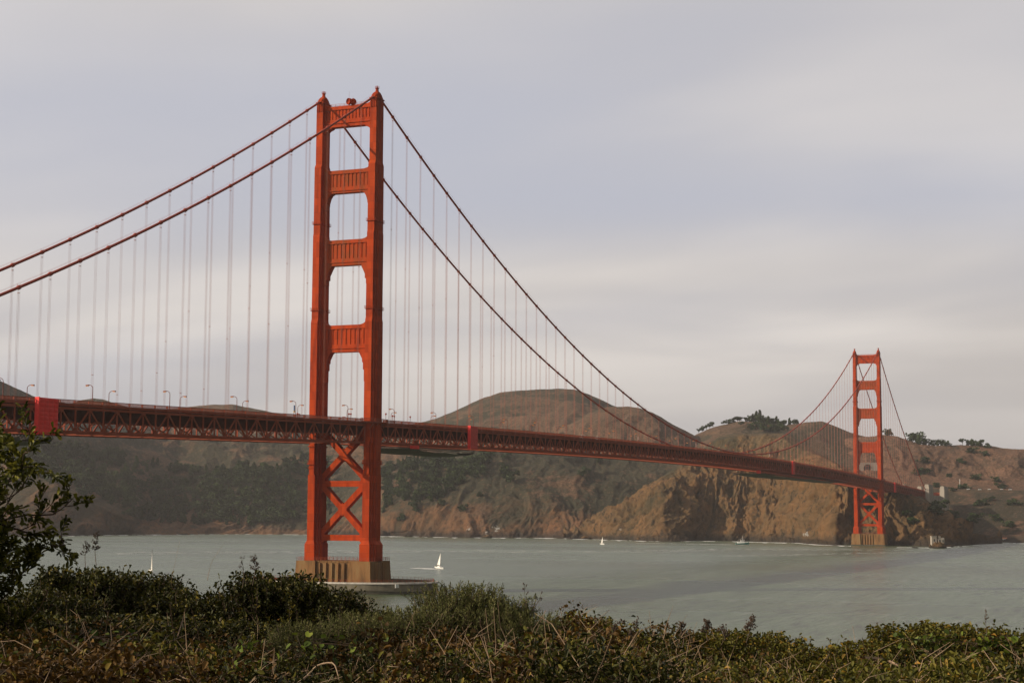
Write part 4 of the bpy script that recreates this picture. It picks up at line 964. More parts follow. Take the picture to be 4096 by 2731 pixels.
# ================================================================ boats
def sailboat(px, py, hgt, heel, label, jib=True, rot=0.0, Lh=4.6):
    c = onz(px, py, 0); r = empty('sailboat', c, rz+rot); r.rotation_euler = (0, R(heel), rz+rot)
    rings = []
    for t, w_, z0 in ((-1, 0.75, 0.15), (-0.6, 1.25, 0.0), (0, 1.45, -0.1), (0.5, 1.1, 0.0), (0.85, 0.5, 0.2), (1.0, 0.06, 0.45)):
        x = t*Lh; rings.append([(x, -w_, 1.15+0.15*t), (x, -w_*0.85, 0.45+z0), (x, 0, -0.2+z0), (x, w_*0.85, 0.45+z0), (x, w_, 1.15+0.15*t)])
    b = MB(); b.loft(rings); b.build('hull', WHITE, r)
    b = MB(); b.box(-1.2, 1.6, -0.8, 0.8, 1.1, 1.65); b.build('cabin', SAIL, r)
    b = MB(); b.tube([(0.6, 0, 1), (0.6, 0, hgt)], [0.09, 0.05], 6); b.tube([(0.6, 0, 2.0), (-3.6, 0.5, 2.0)], 0.07, 5); b.build('mast', DARK, r)
    def tri(a, bb, cc, bel):
        v = []; n = 10
        for i in range(n+1):
            for j in range(n+1):
                s_, t = i/n, j/n; p = np.array(a)*(1-s_)+np.array(cc)*s_; q = np.array(bb)*(1-s_)+np.array(cc)*s_; pt = p*(1-t)+q*t; pt[1] += bel*math.sin(math.pi*t)*(1-s_)**0.6; v.append(pt)
        v += [p+np.array([0, 0.04, 0]) for p in v]; m_ = (n+1)**2
        f = [(i*(n+1)+j, i*(n+1)+j+1, (i+1)*(n+1)+j+1, (i+1)*(n+1)+j) for i in range(n) for j in range(n)]; f += [tuple(k+m_ for k in q[::-1]) for q in f]
        b = MB(); b.add(v, f); return b
    tri((0.5, 0, 2.2), (-3.5, 0.5, 2.1), (0.55, 0, hgt-0.2), 0.5).build('mainsail', SAIL, r, smooth=True)
    if jib: tri((0.7, 0.1, 1.8), (4.4, 0, 1.5), (0.7, 0, hgt*0.88), 0.45).build('jib', SAIL, r, smooth=True)
    b = MB()
    for x, y in ((-2.6, 0.4), (-3.3, -0.4), (-1.8, -0.5)):
        b.loft([[(x+q*0.22*a_, y+q*0.2*c_, z) for a_, c_ in ((1,0),(0.5,0.87),(-0.5,0.87),(-1,0),(-0.5,-0.87),(0.5,-0.87))] for q, z in ((0.9, 1.1), (1.1, 1.5), (1.0, 1.75), (0.45, 1.82), (0.55, 1.92), (0.5, 2.08), (0.2, 2.15))])
    b.build('crew', SKIN, r)
    tag(r, label, 'sailboat', 'sailboats on the strait')
sailboat(1757, 2274, 10.4, 5, 'white sailboat with tall narrow sail just right of the near pier', False, -0.95)
sailboat(2409, 2177, 9.6, 3, 'small white sailboat near the far shore below mid-span', False, -1.1)
sailboat(603, 2290, 13.5, 8, 'white sailboat half hidden behind the left foreground bushes', True, -1.2)
c = onz(2968, 2176, 0); r = empty('motor_boat', c, rz)
b = MB(); b.loft([[(x, -w_, zt), (x, -w_*0.8, 0.2), (x, 0, -0.3), (x, w_*0.8, 0.2), (x, w_, zt)] for x, w_, zt in ((-7.5, 2.0, 1.2), (-3, 2.3, 1.2), (3, 2.1, 1.7), (6.5, 1.0, 2.4), (8.2, 0.06, 2.9))]); b.build('hull', TEALH, r)
b = MB(); b.box(-5.5, 3, -1.5, 1.5, 1.2, 2.9); b.box(-1.5, 2.6, -1.3, 1.3, 2.9, 4.9); b.box(-2, 3.0, -1.5, 1.5, 4.9, 5.1); b.build('cabin', WHITE, r)
b = MB(); b.box(-1.2, 2.65, -1.32, 1.32, 3.7, 4.5); b.build('windows', GLASS, r)
b = MB(); b.tube([(0.8, 0, 5), (0.8, 0, 9.5)], 0.14, 5); b.bar((0.8, 0, 7.5), (-5, 0, 5), 0.1, 0.1); b.build('mast', WHITE, r)
tag(r, 'white and teal fishing boat under way beneath the great cliff', 'motor boat')
streak('wake', [(2560, 2172), (2760, 2174), (2925, 2178)], 2.5, 'white wake trailing left from the fishing boat', 'wake', 1.2, 3, 170)
streak('whitecaps', [(480, 2212), (1200, 2206), (1900, 2203), (2400, 2207), (3000, 2196), (3500, 2198), (4150, 2184)], 42, 'scattered whitecaps along the tide rip below the far shore', 'whitecaps', 0.8, 6, 620)
streak('whitecaps', [(2900, 2225), (3500, 2210), (4150, 2200)], 22, 'second line of small whitecaps at the right', 'whitecaps', 0.7, 7, 160)
streak('wake', [(1660, 2270), (1740, 2276)], 1.2, 'faint wake behind the sailboat by the pier', 'wake', 0.7, 4, 40)

# ================================================================ distant trees
def leafmat(name, c0, c1, c2=None, rough=0.7, trans=0.0):
    M = bpy.data.materials.new(name); M.use_nodes = True; t = M.node_tree; b = t.nodes['Principled BSDF']
    b.inputs['Roughness'].default_value = rough; b.inputs['Specular IOR Level'].default_value = 0.14
    a = t.nodes.new('ShaderNodeAttribute'); a.attribute_name = 'tint'; cr = t.nodes.new('ShaderNodeValToRGB')
    cr.color_ramp.elements[0].color = (*c0, 1); cr.color_ramp.elements[1].color = (*(c2 or c1), 1)
    if c2: e = cr.color_ramp.elements.new(0.72); e.color = (*c1, 1)
    t.links.new(a.outputs['Fac'], cr.inputs[0]); t.links.new(cr.outputs[0], b.inputs['Base Color'])
    if trans:
        tr = t.nodes.new('ShaderNodeBsdfTranslucent'); t.links.new(cr.outputs[0], tr.inputs[0]); mx = t.nodes.new('ShaderNodeMixShader'); mx.inputs[0].default_value = trans
        t.links.new(b.outputs[0], mx.inputs[1]); t.links.new(tr.outputs[0], mx.inputs[2]); t.links.new(mx.outputs[0], t.nodes['Material Output'].inputs[0])
    return M
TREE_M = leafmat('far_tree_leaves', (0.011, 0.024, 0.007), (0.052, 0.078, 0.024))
BARK = mat('bark', (0.07, 0.05, 0.035), 0.9)
def crown(kind, seed, n=420):
    """cloud of small leaf-clump faces for a tree one unit tall"""
    rr = np.random.default_rng(seed); C = []
    if kind == 'round':
        lobes = [(rr.normal(0, 0.17), rr.normal(0, 0.17), rr.uniform(0.42, 0.78), rr.uniform(0.13, 0.24)) for _ in range(11)]
    elif kind == 'dome':
        lobes = [(rr.normal(0, 0.20), rr.normal(0, 0.20), rr.uniform(0.14, 0.74), rr.uniform(0.15, 0.25)) for _ in range(12)]
    elif kind == 'cone':
        lobes = [(rr.normal(0, 0.03), rr.normal(0, 0.03), z, 0.05+0.20*(1-z)**0.8) for z in np.linspace(0.15, 0.95, 11)]
    else:
        lobes = [(rr.normal(0, 0.24), rr.normal(0, 0.24), rr.uniform(0.62, 0.86), rr.uniform(0.10, 0.17)) for _ in range(10)]
    per = n//len(lobes)
    for x, y, z, r_ in lobes:
        d = rr.normal(size=(per, 3)); d /= np.linalg.norm(d, axis=1)[:, None]; C.append(np.array([x, y, z])+d*r_*np.array([1, 1, 0.75 if kind != 'cone' else 0.6])*rr.uniform(0.55, 1.08, (per, 1)))
    C = np.concatenate(C); n = len(C); sz = rr.uniform(0.035, 0.075, n)
    a = rr.normal(size=(n, 3)); a /= np.linalg.norm(a, axis=1)[:, None]; b = np.cross(a, rr.normal(size=(n, 3))); b /= np.linalg.norm(b, axis=1)[:, None]
    a = a*sz[:, None]; b = b*sz[:, None]*0.8
    v = np.stack([C-a-b, C+a-b*0.6, C+a*0.8+b, C-a*0.7+b], 1).reshape(-1, 3)
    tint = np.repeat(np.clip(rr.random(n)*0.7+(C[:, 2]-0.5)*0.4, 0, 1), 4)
    return v, tint
PROTO = {}
for kind, seeds in (('round', (1, 2, 3)), ('cone', (4, 5)), ('flat', (6, 7)), ('dome', (8, 9, 10))):
    for sdd in seeds: PROTO.setdefault(kind, []).append(crown(kind, sdd))
def trunk_mb(kind):
    b = MB(); h = 0.62 if kind != 'cone' else 0.9
    b.tube([(0, 0, -0.25), (0.01, 0, 0.3), (0, 0.02, h)], [0.035, 0.025, 0.008], 5)
    if kind != 'cone':
        for a in (0.3, 2.4, 4.4): b.tube([(0, 0, 0.3), (0.17*math.cos(a), 0.17*math.sin(a), 0.62)], [0.02, 0.008], 4)
    return b
TP = {}
def tree(p, h, kind, label, group, wid=1.0, name='tree'):
    k = (kind, random.randrange(len(PROTO[kind])))
    if k not in TP:
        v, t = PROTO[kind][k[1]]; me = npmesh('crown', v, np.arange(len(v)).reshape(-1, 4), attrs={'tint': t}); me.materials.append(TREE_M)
        tb = trunk_mb(kind); tm = bpy.data.meshes.new('trunk'); tm.from_pydata(np.concatenate(tb.v).tolist(), [], tb.f); tm.materials.append(BARK); TP[k] = (me, tm)
    r = empty(name, p, random.random()*6.28); r.scale = (h*wid, h*wid, h)
    for nm, me in zip(('crown', 'trunk'), TP[k]):
        o = bpy.data.objects.new(nm, me); COL.objects.link(o); o.parent = r
    tag(r, label, 'tree', group)
    return r
# the wood on the slopes reads as one mass
def wood(polys, n, grids, label, hmin=11, hmax=20, seed=3):
    rr = np.random.default_rng(seed); VV = []; TT = []; cnt = 0
    proj_ = [proj(G) for G in grids]; 
    while cnt < n:
        pl = polys[rr.integers(len(polys))]; xs = [p[0] for p in pl]; x = rr.uniform(min(xs), max(xs))
        up = np.interp(x, xs, [p[1] for p in pl]); lw = np.interp(x, xs, [p[2] for p in pl]); y = rr.uniform(up, lw)
        e = vn(np.array([[x*0.03, y*0.04, seed*1.0]]))[0]
        if e < 0.18: continue
        p = find(x*OV, y*OV, grids); kind = ['dome', 'dome', 'cone', 'dome', 'cone'][rr.integers(5)]; v, t = PROTO[kind][rr.integers(len(PROTO[kind]))]
        h = rr.uniform(hmin, hmax); a = rr.uniform(0, 6.28); c_, s_ = math.cos(a), math.sin(a)
        q = v@np.array([[c_, s_, 0], [-s_, c_, 0], [0, 0, 1]])*h*np.array([1.15, 1.15, 1])+p-np.array([0, 0, h*0.06])
        VV.append(q); TT.append(np.clip(t*0.8+rr.uniform(-0.25, 0.45), 0, 1)); cnt += 1
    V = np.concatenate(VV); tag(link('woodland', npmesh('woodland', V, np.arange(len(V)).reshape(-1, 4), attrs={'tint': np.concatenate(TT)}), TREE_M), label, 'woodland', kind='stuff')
wood([[(20,1030,1075),(90,1022,1100),(170,1030,1130),(240,1040,1160),(320,1060,1195),(420,1075,1205),(540,1080,1207),(640,1070,1205),(705,1050,1205),(760,1060,1200)]], 780, [GA], 'dark wood covering the shaded slope left of the near tower', seed=3)
wood([[(880,1075,1180),(940,1060,1170),(1000,1052,1150),(1060,1060,1110),(1110,1048,1085)]], 240, [GA], 'dark green wood on the slope right of the near tower', 10, 17, seed=8)
for i, (x, y, h, kd) in enumerate([(1130,1045,17,'cone'),(1120,1062,20,'round'),(1165,1055,15,'round'),(1155,1078,13,'round'),(1175,1108,22,'round'),(1160,1090,15,'round'),(1090,1098,14,'round'),(1112,1090,9,'round'),(1060,1110,12,'cone'),(1035,1128,13,'round'),(1006,1140,12,'round'),(955,1175,12,'round'),(925,1195,13,'round'),(1065,1175,14,'round'),(1015,1160,12,'round'),(1345,1086,13,'round'),(1332,1093,11,'round'),(1378,1058,13,'round'),(1100,1140,9,'round')]):
    lb = ['pointed dark tree at the top of the slope just under the deck','large round tree just under the deck right of the hanging net','round tree at the right edge of the slope wood, upper one','round tree below the upper right edge tree','biggest dark round tree at the right end of the wood','round tree touching the biggest one on its upper left','dark round tree on the rocky knoll','small bush beside the rocky knoll tree','pointed tree on the lower left of the rocky knoll','round tree left of the orange outcrop','tree above the left end of the outcrop','lone tree low on the slope near the shore','lowest lone round tree above the shoreline right of the near tower','round bush below the orange outcrop','small tree left below the outcrop','lone round tree on the open slope below mid-span','small round tree beside the lone one on the open slope','dark tree on the open slope just under the deck','small bush right of the outcrop'][i]
    tree(find(x*OV, y*OV, [GA])-np.array([0, 0, 1.0]), h*1.1, 'dome' if kd == 'round' else kd, lb, 'trees on the slope right of the near tower')
# ridge trees
RT = [(1604,992,9,'flat'),(1612,987,10,'round'),(1620,985,11,'round'),(1630,982,10,'flat'),(1638,980,11,'flat'),(1662,972,9,'round'),(1672,969,10,'flat'),(1682,966,12,'flat'),(1692,965,11,'round'),(1700,967,9,'round'),(1712,966,10,'round'),(1722,968,13,'round'),(1730,968,14,'cone'),(1738,968,18,'cone'),(1745,970,20,'cone'),(1750,972,15,'round'),(1758,972,13,'round'),(1766,974,14,'cone'),(1774,974,14,'round'),(1782,976,15,'cone'),(1789,978,12,'cone'),(1796,978,12,'round'),(1804,976,11,'round'),(1813,974,12,'cone'),(1821,973,9,'round'),(1829,972,11,'flat'),(1740,985,16,'round'),(1755,990,17,'round'),(1772,993,16,'round'),(1786,990,14,'round'),(1725,985,12,'round'),(1705,978,9,'round'),(1800,988,12,'round'),
      (2042,999,11,'round'),(2034,998,9,'flat'),(2095,1012,13,'round'),(2106,1014,17,'round'),(2116,1016,15,'round'),(2126,1020,11,'round'),(2140,1021,10,'round'),(2152,1021,10,'round'),(2164,1022,10,'round'),(2176,1023,9,'round'),(2210,1022,10,'flat'),(2228,1022,11,'round'),(2236,1024,10,'round'),(2248,1024,9,'round'),(2258,1026,11,'flat'),(2270,1028,9,'round')]
RTL = []
for i, (x, y, h, kd) in enumerate(RT):
    g = GC if x < 1900 else GD
    grp = 'trees on the wooded knoll' if x < 1900 else 'trees along the right skyline'
    shape = {'flat': 'spreading flat-topped tree', 'round': 'round bushy tree', 'cone': 'pointed conifer'}[kd]
    same = [q for q in RT if (q[0] < 1900) == (x < 1900) and q[3] == kd]; j = same.index((x, y, h, kd))
    big = len(ORD) > j
    lb = '%s on the %s, %s of its kind from left' % (shape, 'wooded knoll' if x < 1900 else 'right skyline', (ORD+['twenty-first','twenty-second','twenty-third'])[j])
    kd = 'dome' if (kd == 'flat' and 1650 < x < 2200) else kd
    tree(find(x*OV, y*OV, [g])-np.array([0, 0, 2.0]), h*(1.22 if x < 1900 else 1.4), 'dome' if (kd == 'round' and (x > 1900 or h > 11)) else kd, lb, grp, 1.0)
# shrub patches on the right hills
SH = [(2120,1060,16),(2205,1062,14),(2112,1088,17),(2125,1085,14),(2180,1095,10),(2240,1100,13),(2290,1105,12),(2150,1118,13),(2215,1122,14),(2298,1120,14),(2186,1126,9),(2330,1158,14),(2250,1160,16),(2160,1165,18),(2142,1178,16),(2180,1190,17),(2205,1210,14),(2240,1195,16),(2290,1195,14),(2320,1210,13),(2230,1040,14),(2262,1045,12),(2275,1150,12),(2140,1145,13),(2080,1185,13),(2100,1200,12)]
for i, (x, y, h) in enumerate(SH):
    tree(find(x*OV, y*OV, [GD, GE])-np.array([0, 0, h*0.2]), h*0.95, 'dome', 'dark scrub clump on the dry right hillside, %s from the left' % (ORD+['twenty-first','twenty-second','twenty-third','twenty-fourth','twenty-fifth','twenty-sixth'])[sorted(SH).index((x, y, h))], 'scrub clumps on the right hillside', 1.5, 'shrub')

# ================================================================ foreground slope
def gz(D): return np.interp(D, [0, 5, 12, 18, 26, 60, 130, 400], [33.1, 33.05, 32.9, 32.3, 30.2, 18, -6, -9])
na, nd = 90, 60; V = []
Ds = np.concatenate([np.linspace(0.0, 30, 40), np.linspace(33, 170, 20)])
for j in range(nd):
    for i in range(na):
        a = YAW+R(-50+100*i/(na-1)); D = Ds[j]-25 if j < 8 else Ds[j]
        D = Ds[j]; p = np.array([CX-6*math.cos(YAW)+(D+0)*math.cos(a), CY-6*math.sin(YAW)+D*math.sin(a), 0]); dd = math.hypot(p[0]-CX, p[1]-CY); p[2] = gz(dd); V.append(p)
V = np.array(V); V[:, 2] += (fbm(V*np.array([0.5, 0.5, 0]), 4, 5)-0.5)*0.5
idx = np.arange(na*nd).reshape(nd, na); qd = np.stack([idx[:-1, :-1], idx[:-1, 1:], idx[1:, 1:], idx[1:, :-1]], -1).reshape(-1, 4)
SOIL = mat('leaf_litter', (0.030, 0.022, 0.012), 0.95, (0.012, 0.010, 0.006), 3.0, 0.1, 8)
tag(link('ground', npmesh('ground', V, qd, smooth=True), SOIL), kind='structure')

def leaves(pos, dirv, size, wr, rr, droop=0.3, fold=0.25, shape='lance'):
    """leaf blades (6 verts, 2 quads each) starting at pos along dirv"""
    n = len(pos); d = dirv+rr.normal(0, 0.25, (n, 3)); d[:, 2] -= droop*0.3; d /= np.linalg.norm(d, axis=1)[:, None]
    s = np.cross(d, np.array([0, 0, 1.0])+rr.normal(0, 0.55, (n, 3))); s /= np.linalg.norm(s, axis=1)[:, None]+1e-9; nrm = np.cross(s, d)
    L = size*rr.uniform(0.6, 1.25, n); Wd = L*wr
    a1, a2 = (0.38, 0.70) if shape == 'lance' else ((0.52, 0.86) if shape == 'obov' else (0.25, 0.66))
    w1, w2 = (0.5, 0.36) if shape == 'lance' else ((0.34, 0.42) if shape == 'obov' else (0.52, 0.48))
    L_ = L[:, None]; W_ = Wd[:, None]; dn = np.array([0, 0, -1.0])*L_*droop
    v = np.stack([pos, pos+d*L_*a1+s*W_*w1+nrm*W_*fold+dn*0.15, pos+d*L_*a2+s*W_*w2+nrm*W_*fold+dn*0.45, pos+d*L_+dn, pos+d*L_*a2-s*W_*w2+nrm*W_*fold+dn*0.45, pos+d*L_*a1-s*W_*w1+nrm*W_*fold+dn*0.15], 1)
    return v.reshape(-1, 3)
LQ = np.array([[0, 1, 2, 3], [0, 3, 4, 5]])
def shrub_mesh(name, rx, ry, h, ntw, per, size, wr, seed, shape='lance', up=0.5, inner=0.55, spread=0.10, lump=0.35, twl=0.30, droop=0.3, upright=0):
    """mound of leafy twigs; returns (leaf mesh, twig mesh)"""
    rr = np.random.default_rng(seed)
    ph = rr.uniform(0, 2*math.pi, ntw); cz_ = rr.uniform(0.0, 1.0, ntw)**0.55; st_ = np.sqrt(1-cz_**6)*rr.uniform(0.35, 1.0, ntw)**0.5
    u = np.stack([np.cos(ph)*st_, np.sin(ph)*st_, cz_], 1)
    k = rr.uniform(inner, 1.0, ntw)**0.5*(1-lump/2+lump*(fbm(u*2.2+seed, 3, seed)*2-0.6))
    tip = u*np.array([rx, ry, h])*k[:, None]
    tip[:, 2] = np.minimum(tip[:, 2], np.percentile(tip[:, 2], 93)*(0.93+0.09*rr.random(ntw)))
    dv = u*np.array([1, 1, 1.0])+np.array([0, 0, up])+rr.normal(0, 0.3, (ntw, 3)); dv /= np.linalg.norm(dv, axis=1)[:, None]
    tl = twl*rr.uniform(0.5, 1.3, ntw)
    base = tip-dv*tl[:, None]; bend = rr.normal(0, 0.12, (ntw, 3))*tl[:, None]
    P = []; Dv = []
    for j in range(per):
        t = 0.15+0.88*(j+rr.random(ntw)*0.6)/per
        c = base+(tip-base)*t[:, None]+bend*(t*(1-t)*4)[:, None]
        an = rr.uniform(0, 2*math.pi, ntw); s1_ = np.cross(dv, [0.3, 0.1, 1.0]); s1_ /= np.linalg.norm(s1_, axis=1)[:, None]+1e-9; s2_ = np.cross(dv, s1_)
        ld_ = s1_*np.cos(an)[:, None]+s2_*np.sin(an)[:, None]+dv*(0.55+0.5*t[:, None])
        P.append(c); Dv.append(ld_)
    P = np.concatenate(P); Dv = np.concatenate(Dv); n = len(P)
    v = leaves(P, Dv/np.linalg.norm(Dv, axis=1)[:, None], size, wr, rr, droop, 0.25, shape)
    q = (np.arange(n)[:, None, None]*6+LQ[None]).reshape(-1, 4)
    tw_t = np.tile(rr.random(ntw), per); tint = np.clip(0.55*tw_t+0.6*rr.random(n)-0.08, 0, 1)
    lm = npmesh(name+'_leaves', v, q, attrs={'tint': np.repeat(tint, 6)})
    b = MB()
    for i in range(ntw):
        r0 = 0.0016+0.0012*rr.random()
        root = np.array([tip[i, 0]*0.25, tip[i, 1]*0.25, 0.0])
        if i % 3 == 0:
            m1 = root*0.4+base[i]*0.6+rr.normal(0, 0.06, 3); b.tube([root, m1, base[i]+bend[i]*0.2], [0.009, 0.005, 0.003], 4, False)
        b.tube([base[i], (base[i]+tip[i])/2+bend[i], tip[i]], [r0*1.5, r0, r0*0.6], 3, False)
    vv = np.concatenate(b.v); tm = bpy.data.meshes.new(name+'_twigs'); tm.from_pydata(vv.tolist(), [], b.f)
    return lm, tm
TWIG = mat('twig_bark', (0.085, 0.055, 0.035), 0.85, (0.045, 0.03, 0.02), 20)
DRY = mat('dry_stem', (0.30, 0.215, 0.13), 0.8, (0.16, 0.10, 0.06), 12)
L_DARK = leafmat('dark_glossy_leaves', (0.014, 0.018, 0.004), (0.050, 0.052, 0.010), (0.16, 0.125, 0.020), 0.5, 0.15)
L_OLIVE = leafmat('olive_leaves', (0.038, 0.042, 0.007), (0.125, 0.115, 0.018), (0.28, 0.15, 0.020), 0.55, 0.18)
L_LUP = leafmat('grey_green_leaves', (0.050, 0.058, 0.018), (0.140, 0.145, 0.048), (0.25, 0.22, 0.085), 0.65, 0.2)
L_BRAM = leafmat('bramble_leaves', (0.032, 0.019, 0.004), (0.115, 0.060, 0.012), (0.17, 0.17, 0.022), 0.6, 0.15)
L_TALL = leafmat('yellow_green_leaves', (0.024, 0.032, 0.005), (0.100, 0.102, 0.016), (0.25, 0.23, 0.035), 0.5, 0.25)
L_IVY = leafmat('bright_ivy_leaves', (0.04, 0.06, 0.010), (0.10, 0.14, 0.018), (0.18, 0.20, 0.028), 0.5, 0.25)
L_DRYL = leafmat('dead_leaves', (0.045, 0.028, 0.016), (0.10, 0.062, 0.035), (0.17, 0.11, 0.06), 0.7, 0.1)
SM = {}
def plant(name, key, px, ytop, D, label, cat, group, mats, params, sc=1.0, rzz=None):
    """stands on the slope so that its top shows at photo row ytop"""
    if key not in SM:
        a_ = shrub_mesh(key, *params[0], **params[1]); co = np.empty(len(a_[0].vertices)*3, np.float32); a_[0].vertices.foreach_get('co', co)
        SM[key] = (*a_, float(np.percentile(co[2::3], 99.6)))
    lm, tm, h = SM[key]; q = at(px, ytop, D); g = float(gz(D))
    r = empty(name, (q[0], q[1], g-0.1), rzz if rzz is not None else random.random()*6.28)
    zs = max(0.25, (q[2]-g+0.1)/h); r.scale = (sc, sc, zs)
    for nm, me, mt in (('foliage', lm, mats[0]), ('branches', tm, mats[1])):
        if not me.materials: me.materials.append(mt)
        o = bpy.data.objects.new(nm, me); COL.objects.link(o); o.parent = r
    tag(r, label, cat, group)
    return r
DK = ((0.58, 0.58, 1.35, 2300, 14, 0.042, 0.42, 1), dict(shape='lance', up=0.5, twl=0.22, lump=0.30))
DK2 = ((0.58, 0.58, 1.35, 2300, 14, 0.036, 0.46, 2), dict(shape='obov', up=0.6, twl=0.20, lump=0.30))
for i, (px, yt, D, key, pr, sc, lb) in enumerate([
    (330, 2240, 13.5, 'dk', DK, 1.0, 'dark green shrub with the highest crown, beside the tall left shrub'),
    (560, 2262, 14.0, 'dk2', DK2, 1.0, 'dark shrub in front of the half hidden sailboat'),
    (760, 2330, 13.2, 'dk', DK, 0.95, 'dark shrub sloping down right of the hidden sailboat'),
    (930, 2385, 13.6, 'dk2', DK2, 0.9, 'lower dark shrub in the dip left of the pier'),
    (1110, 2262, 13.0, 'dk', DK, 1.0, 'dark shrub in front of the left end of the pier ring'),
    (1270, 2318, 12.8, 'dk2', DK2, 0.9, 'dark shrub below the near pier'),
    (1420, 2400, 12.6, 'dk', DK, 0.75, 'dark shrub sloping down right below the near pier'),
    (150, 2330, 12.0, 'dk2', DK2, 1.0, 'dark shrub at the foot of the tall left shrub'),
    (640, 2430, 11.6, 'dk', DK, 1.0, 'dark shrub in the middle of the left mound, lower row'),
    (1000, 2450, 11.6, 'dk2', DK2, 0.95, 'dark shrub low in the mound under the dip'),
    (330, 2430, 11.2, 'dk', DK, 0.95, 'dark shrub at the lower left of the mound'),
    (1290, 2480, 11.4, 'dk2', DK2, 0.85, 'dark shrub below, against the grey green bush')]):
    plant('shrub', key, px, yt+42, D, lb, 'shrub', 'dark shrubs of the left mound', (L_DARK, TWIG), pr, sc)
LU = ((0.56, 0.56, 1.2, 2100, 26, 0.023, 0.27, 5), dict(shape='lance', up=0.30, twl=0.15, lump=0.28, droop=0.1, inner=0.5))
for px, yt, D, sc, lb in [(1830, 2345, 11.2, 0.85, 'feathery grey green bush with the highest sprays, right of the pier ring'), (1990, 2400, 11.0, 0.8, 'grey green bush right of the highest one'), (1650, 2440, 10.8, 0.8, 'grey green bush below the right end of the pier ring'),
                      (1440, 2462, 10.6, 0.7, 'pale grey green bush below the dark mound'), (1230, 2500, 10.2, 0.7, 'leftmost pale grey green bush under the dark mound'), (2120, 2455, 10.8, 0.6, 'grey green bush at the right shoulder of the middle mound'), (2560, 2610, 9.8, 0.7, 'low grey green bush in the middle dip')]:
    plant('feathery_bush', 'lu', px, yt, D, lb, 'bush', 'feathery grey green bushes', (L_LUP, TWIG), LU, sc)
OLV = ((0.56, 0.56, 1.15, 1800, 13, 0.048, 0.38, 8), dict(shape='lance', up=0.9, twl=0.22, lump=0.35, droop=0.45))
for px, yt, D, sc, lb in [(2880, 2535, 11.6, 0.85, 'olive shrub with rusty leaf tips, left end of the right-hand clump'), (3060, 2545, 11.4, 0.7, 'olive shrub second in the right-hand clump'), (3260, 2600, 11.0, 0.7, 'low olive shrub in the dip of the right-hand clump'),
                      (3480, 2570, 11.2, 0.75, 'olive shrub above the fallen pale branch'), (3640, 2512, 11.4, 0.8, 'olive shrub left of the highest right-hand one'), (3830, 2505, 11.2, 0.85, 'highest olive shrub, with yellowing leaves'), (4020, 2525, 11.0, 0.85, 'olive shrub at the right edge'),
                      (2480, 2530, 11.4, 0.6, 'small olive shrub on the right slope of the middle mound'), (2330, 2475, 11.6, 0.6, 'small olive shrub near the top right of the middle mound'), (3950, 2640, 9.6, 0.8, 'green shrub in the lower right corner'), (3420, 2660, 9.4, 0.75, 'low olive shrub at the bottom right of centre'), (2960, 2660, 9.6, 0.75, 'low olive shrub under the left end of the right-hand clump')]:
    plant('shrub', 'ol', px, yt, D, lb, 'shrub', 'olive shrubs on the right', (L_OLIVE, TWIG), OLV, sc)
# tall shrub at the left edge: separate limbs with leaf tufts
rr = np.random.default_rng(77); bm_ = MB(); LP_ = []; LD_ = []
base = at(-208, 2560, 9.4); base[2] = 33.45
def limb(p, d, L, r0, depth):
    n = 6; pts = [np.array(p)]; dd = np.array(d, float)
    for i in range(n):
        dd = dd+rr.normal(0, 0.24, 3)+np.array([0, 0, 0.05]); dd /= np.linalg.norm(dd); pts.append(pts[-1]+dd*L/n)
    bm_.tube(pts, [r0*(1-0.6*i/n) for i in range(n+1)], 5, False)
    if depth == 0:
        for i in range(2, n+1):
            k = 11 if i == n else 6
            for _ in range(k):
                a = rr.normal(size=3); a /= np.linalg.norm(a); LP_.append(pts[i]+rr.normal(0, 0.008, 3)); LD_.append(a*0.7+dd*0.8)
        return
    for k in range(5 if depth > 1 else 5):
        i = rr.integers(2, n+1); a = rr.normal(0, 0.62, 3)+dd; a /= np.linalg.norm(a); limb(pts[i], a, L*rr.uniform(0.30, 0.5), r0*0.5, depth-1)
vr = _r.copy(); vr[2] = 0; vr /= np.linalg.norm(vr)
for k in range(60):
    sx = rr.uniform(-0.42, 0.14); L = rr.uniform(0.95, 1.40) if sx < -0.05 else rr.uniform(0.6, 1.10)
    d = vr*sx+np.array([0, 0, 1.0])+_d*rr.normal(0, 0.15); limb(base+vr*rr.uniform(-0.42, 0.06)+np.array([0, 0, rr.uniform(0, 0.25)]), d/np.linalg.norm(d), L, 0.013, 2)
root = empty('tall_shrub', base); LP_ = np.array(LP_); LD_ = np.array(LD_)
v = leaves(LP_, LD_/np.linalg.norm(LD_, axis=1)[:, None], 0.047, 0.46, rr, 0.1, 0.2, 'obov'); n = len(LP_)
link('foliage', npmesh('tall_shrub_leaves', v-base, (np.arange(n)[:, None, None]*6+LQ[None]).reshape(-1, 4), attrs={'tint': np.repeat(rr.random(n), 6)}), L_TALL, root)
for q_ in (-0.3, -0.1, 0.05): bm_.tube([base+vr*q_*0.3+np.array([0, 0, -0.9]), base+vr*q_+np.array([0, 0, 0.3])], [0.03, 0.016], 6)
bm_.build('branches', TWIG, root, org=None).location = tuple(-base)
tag(root, 'tall open shrub with yellow green rounded leaves rising at the left edge', 'shrub')
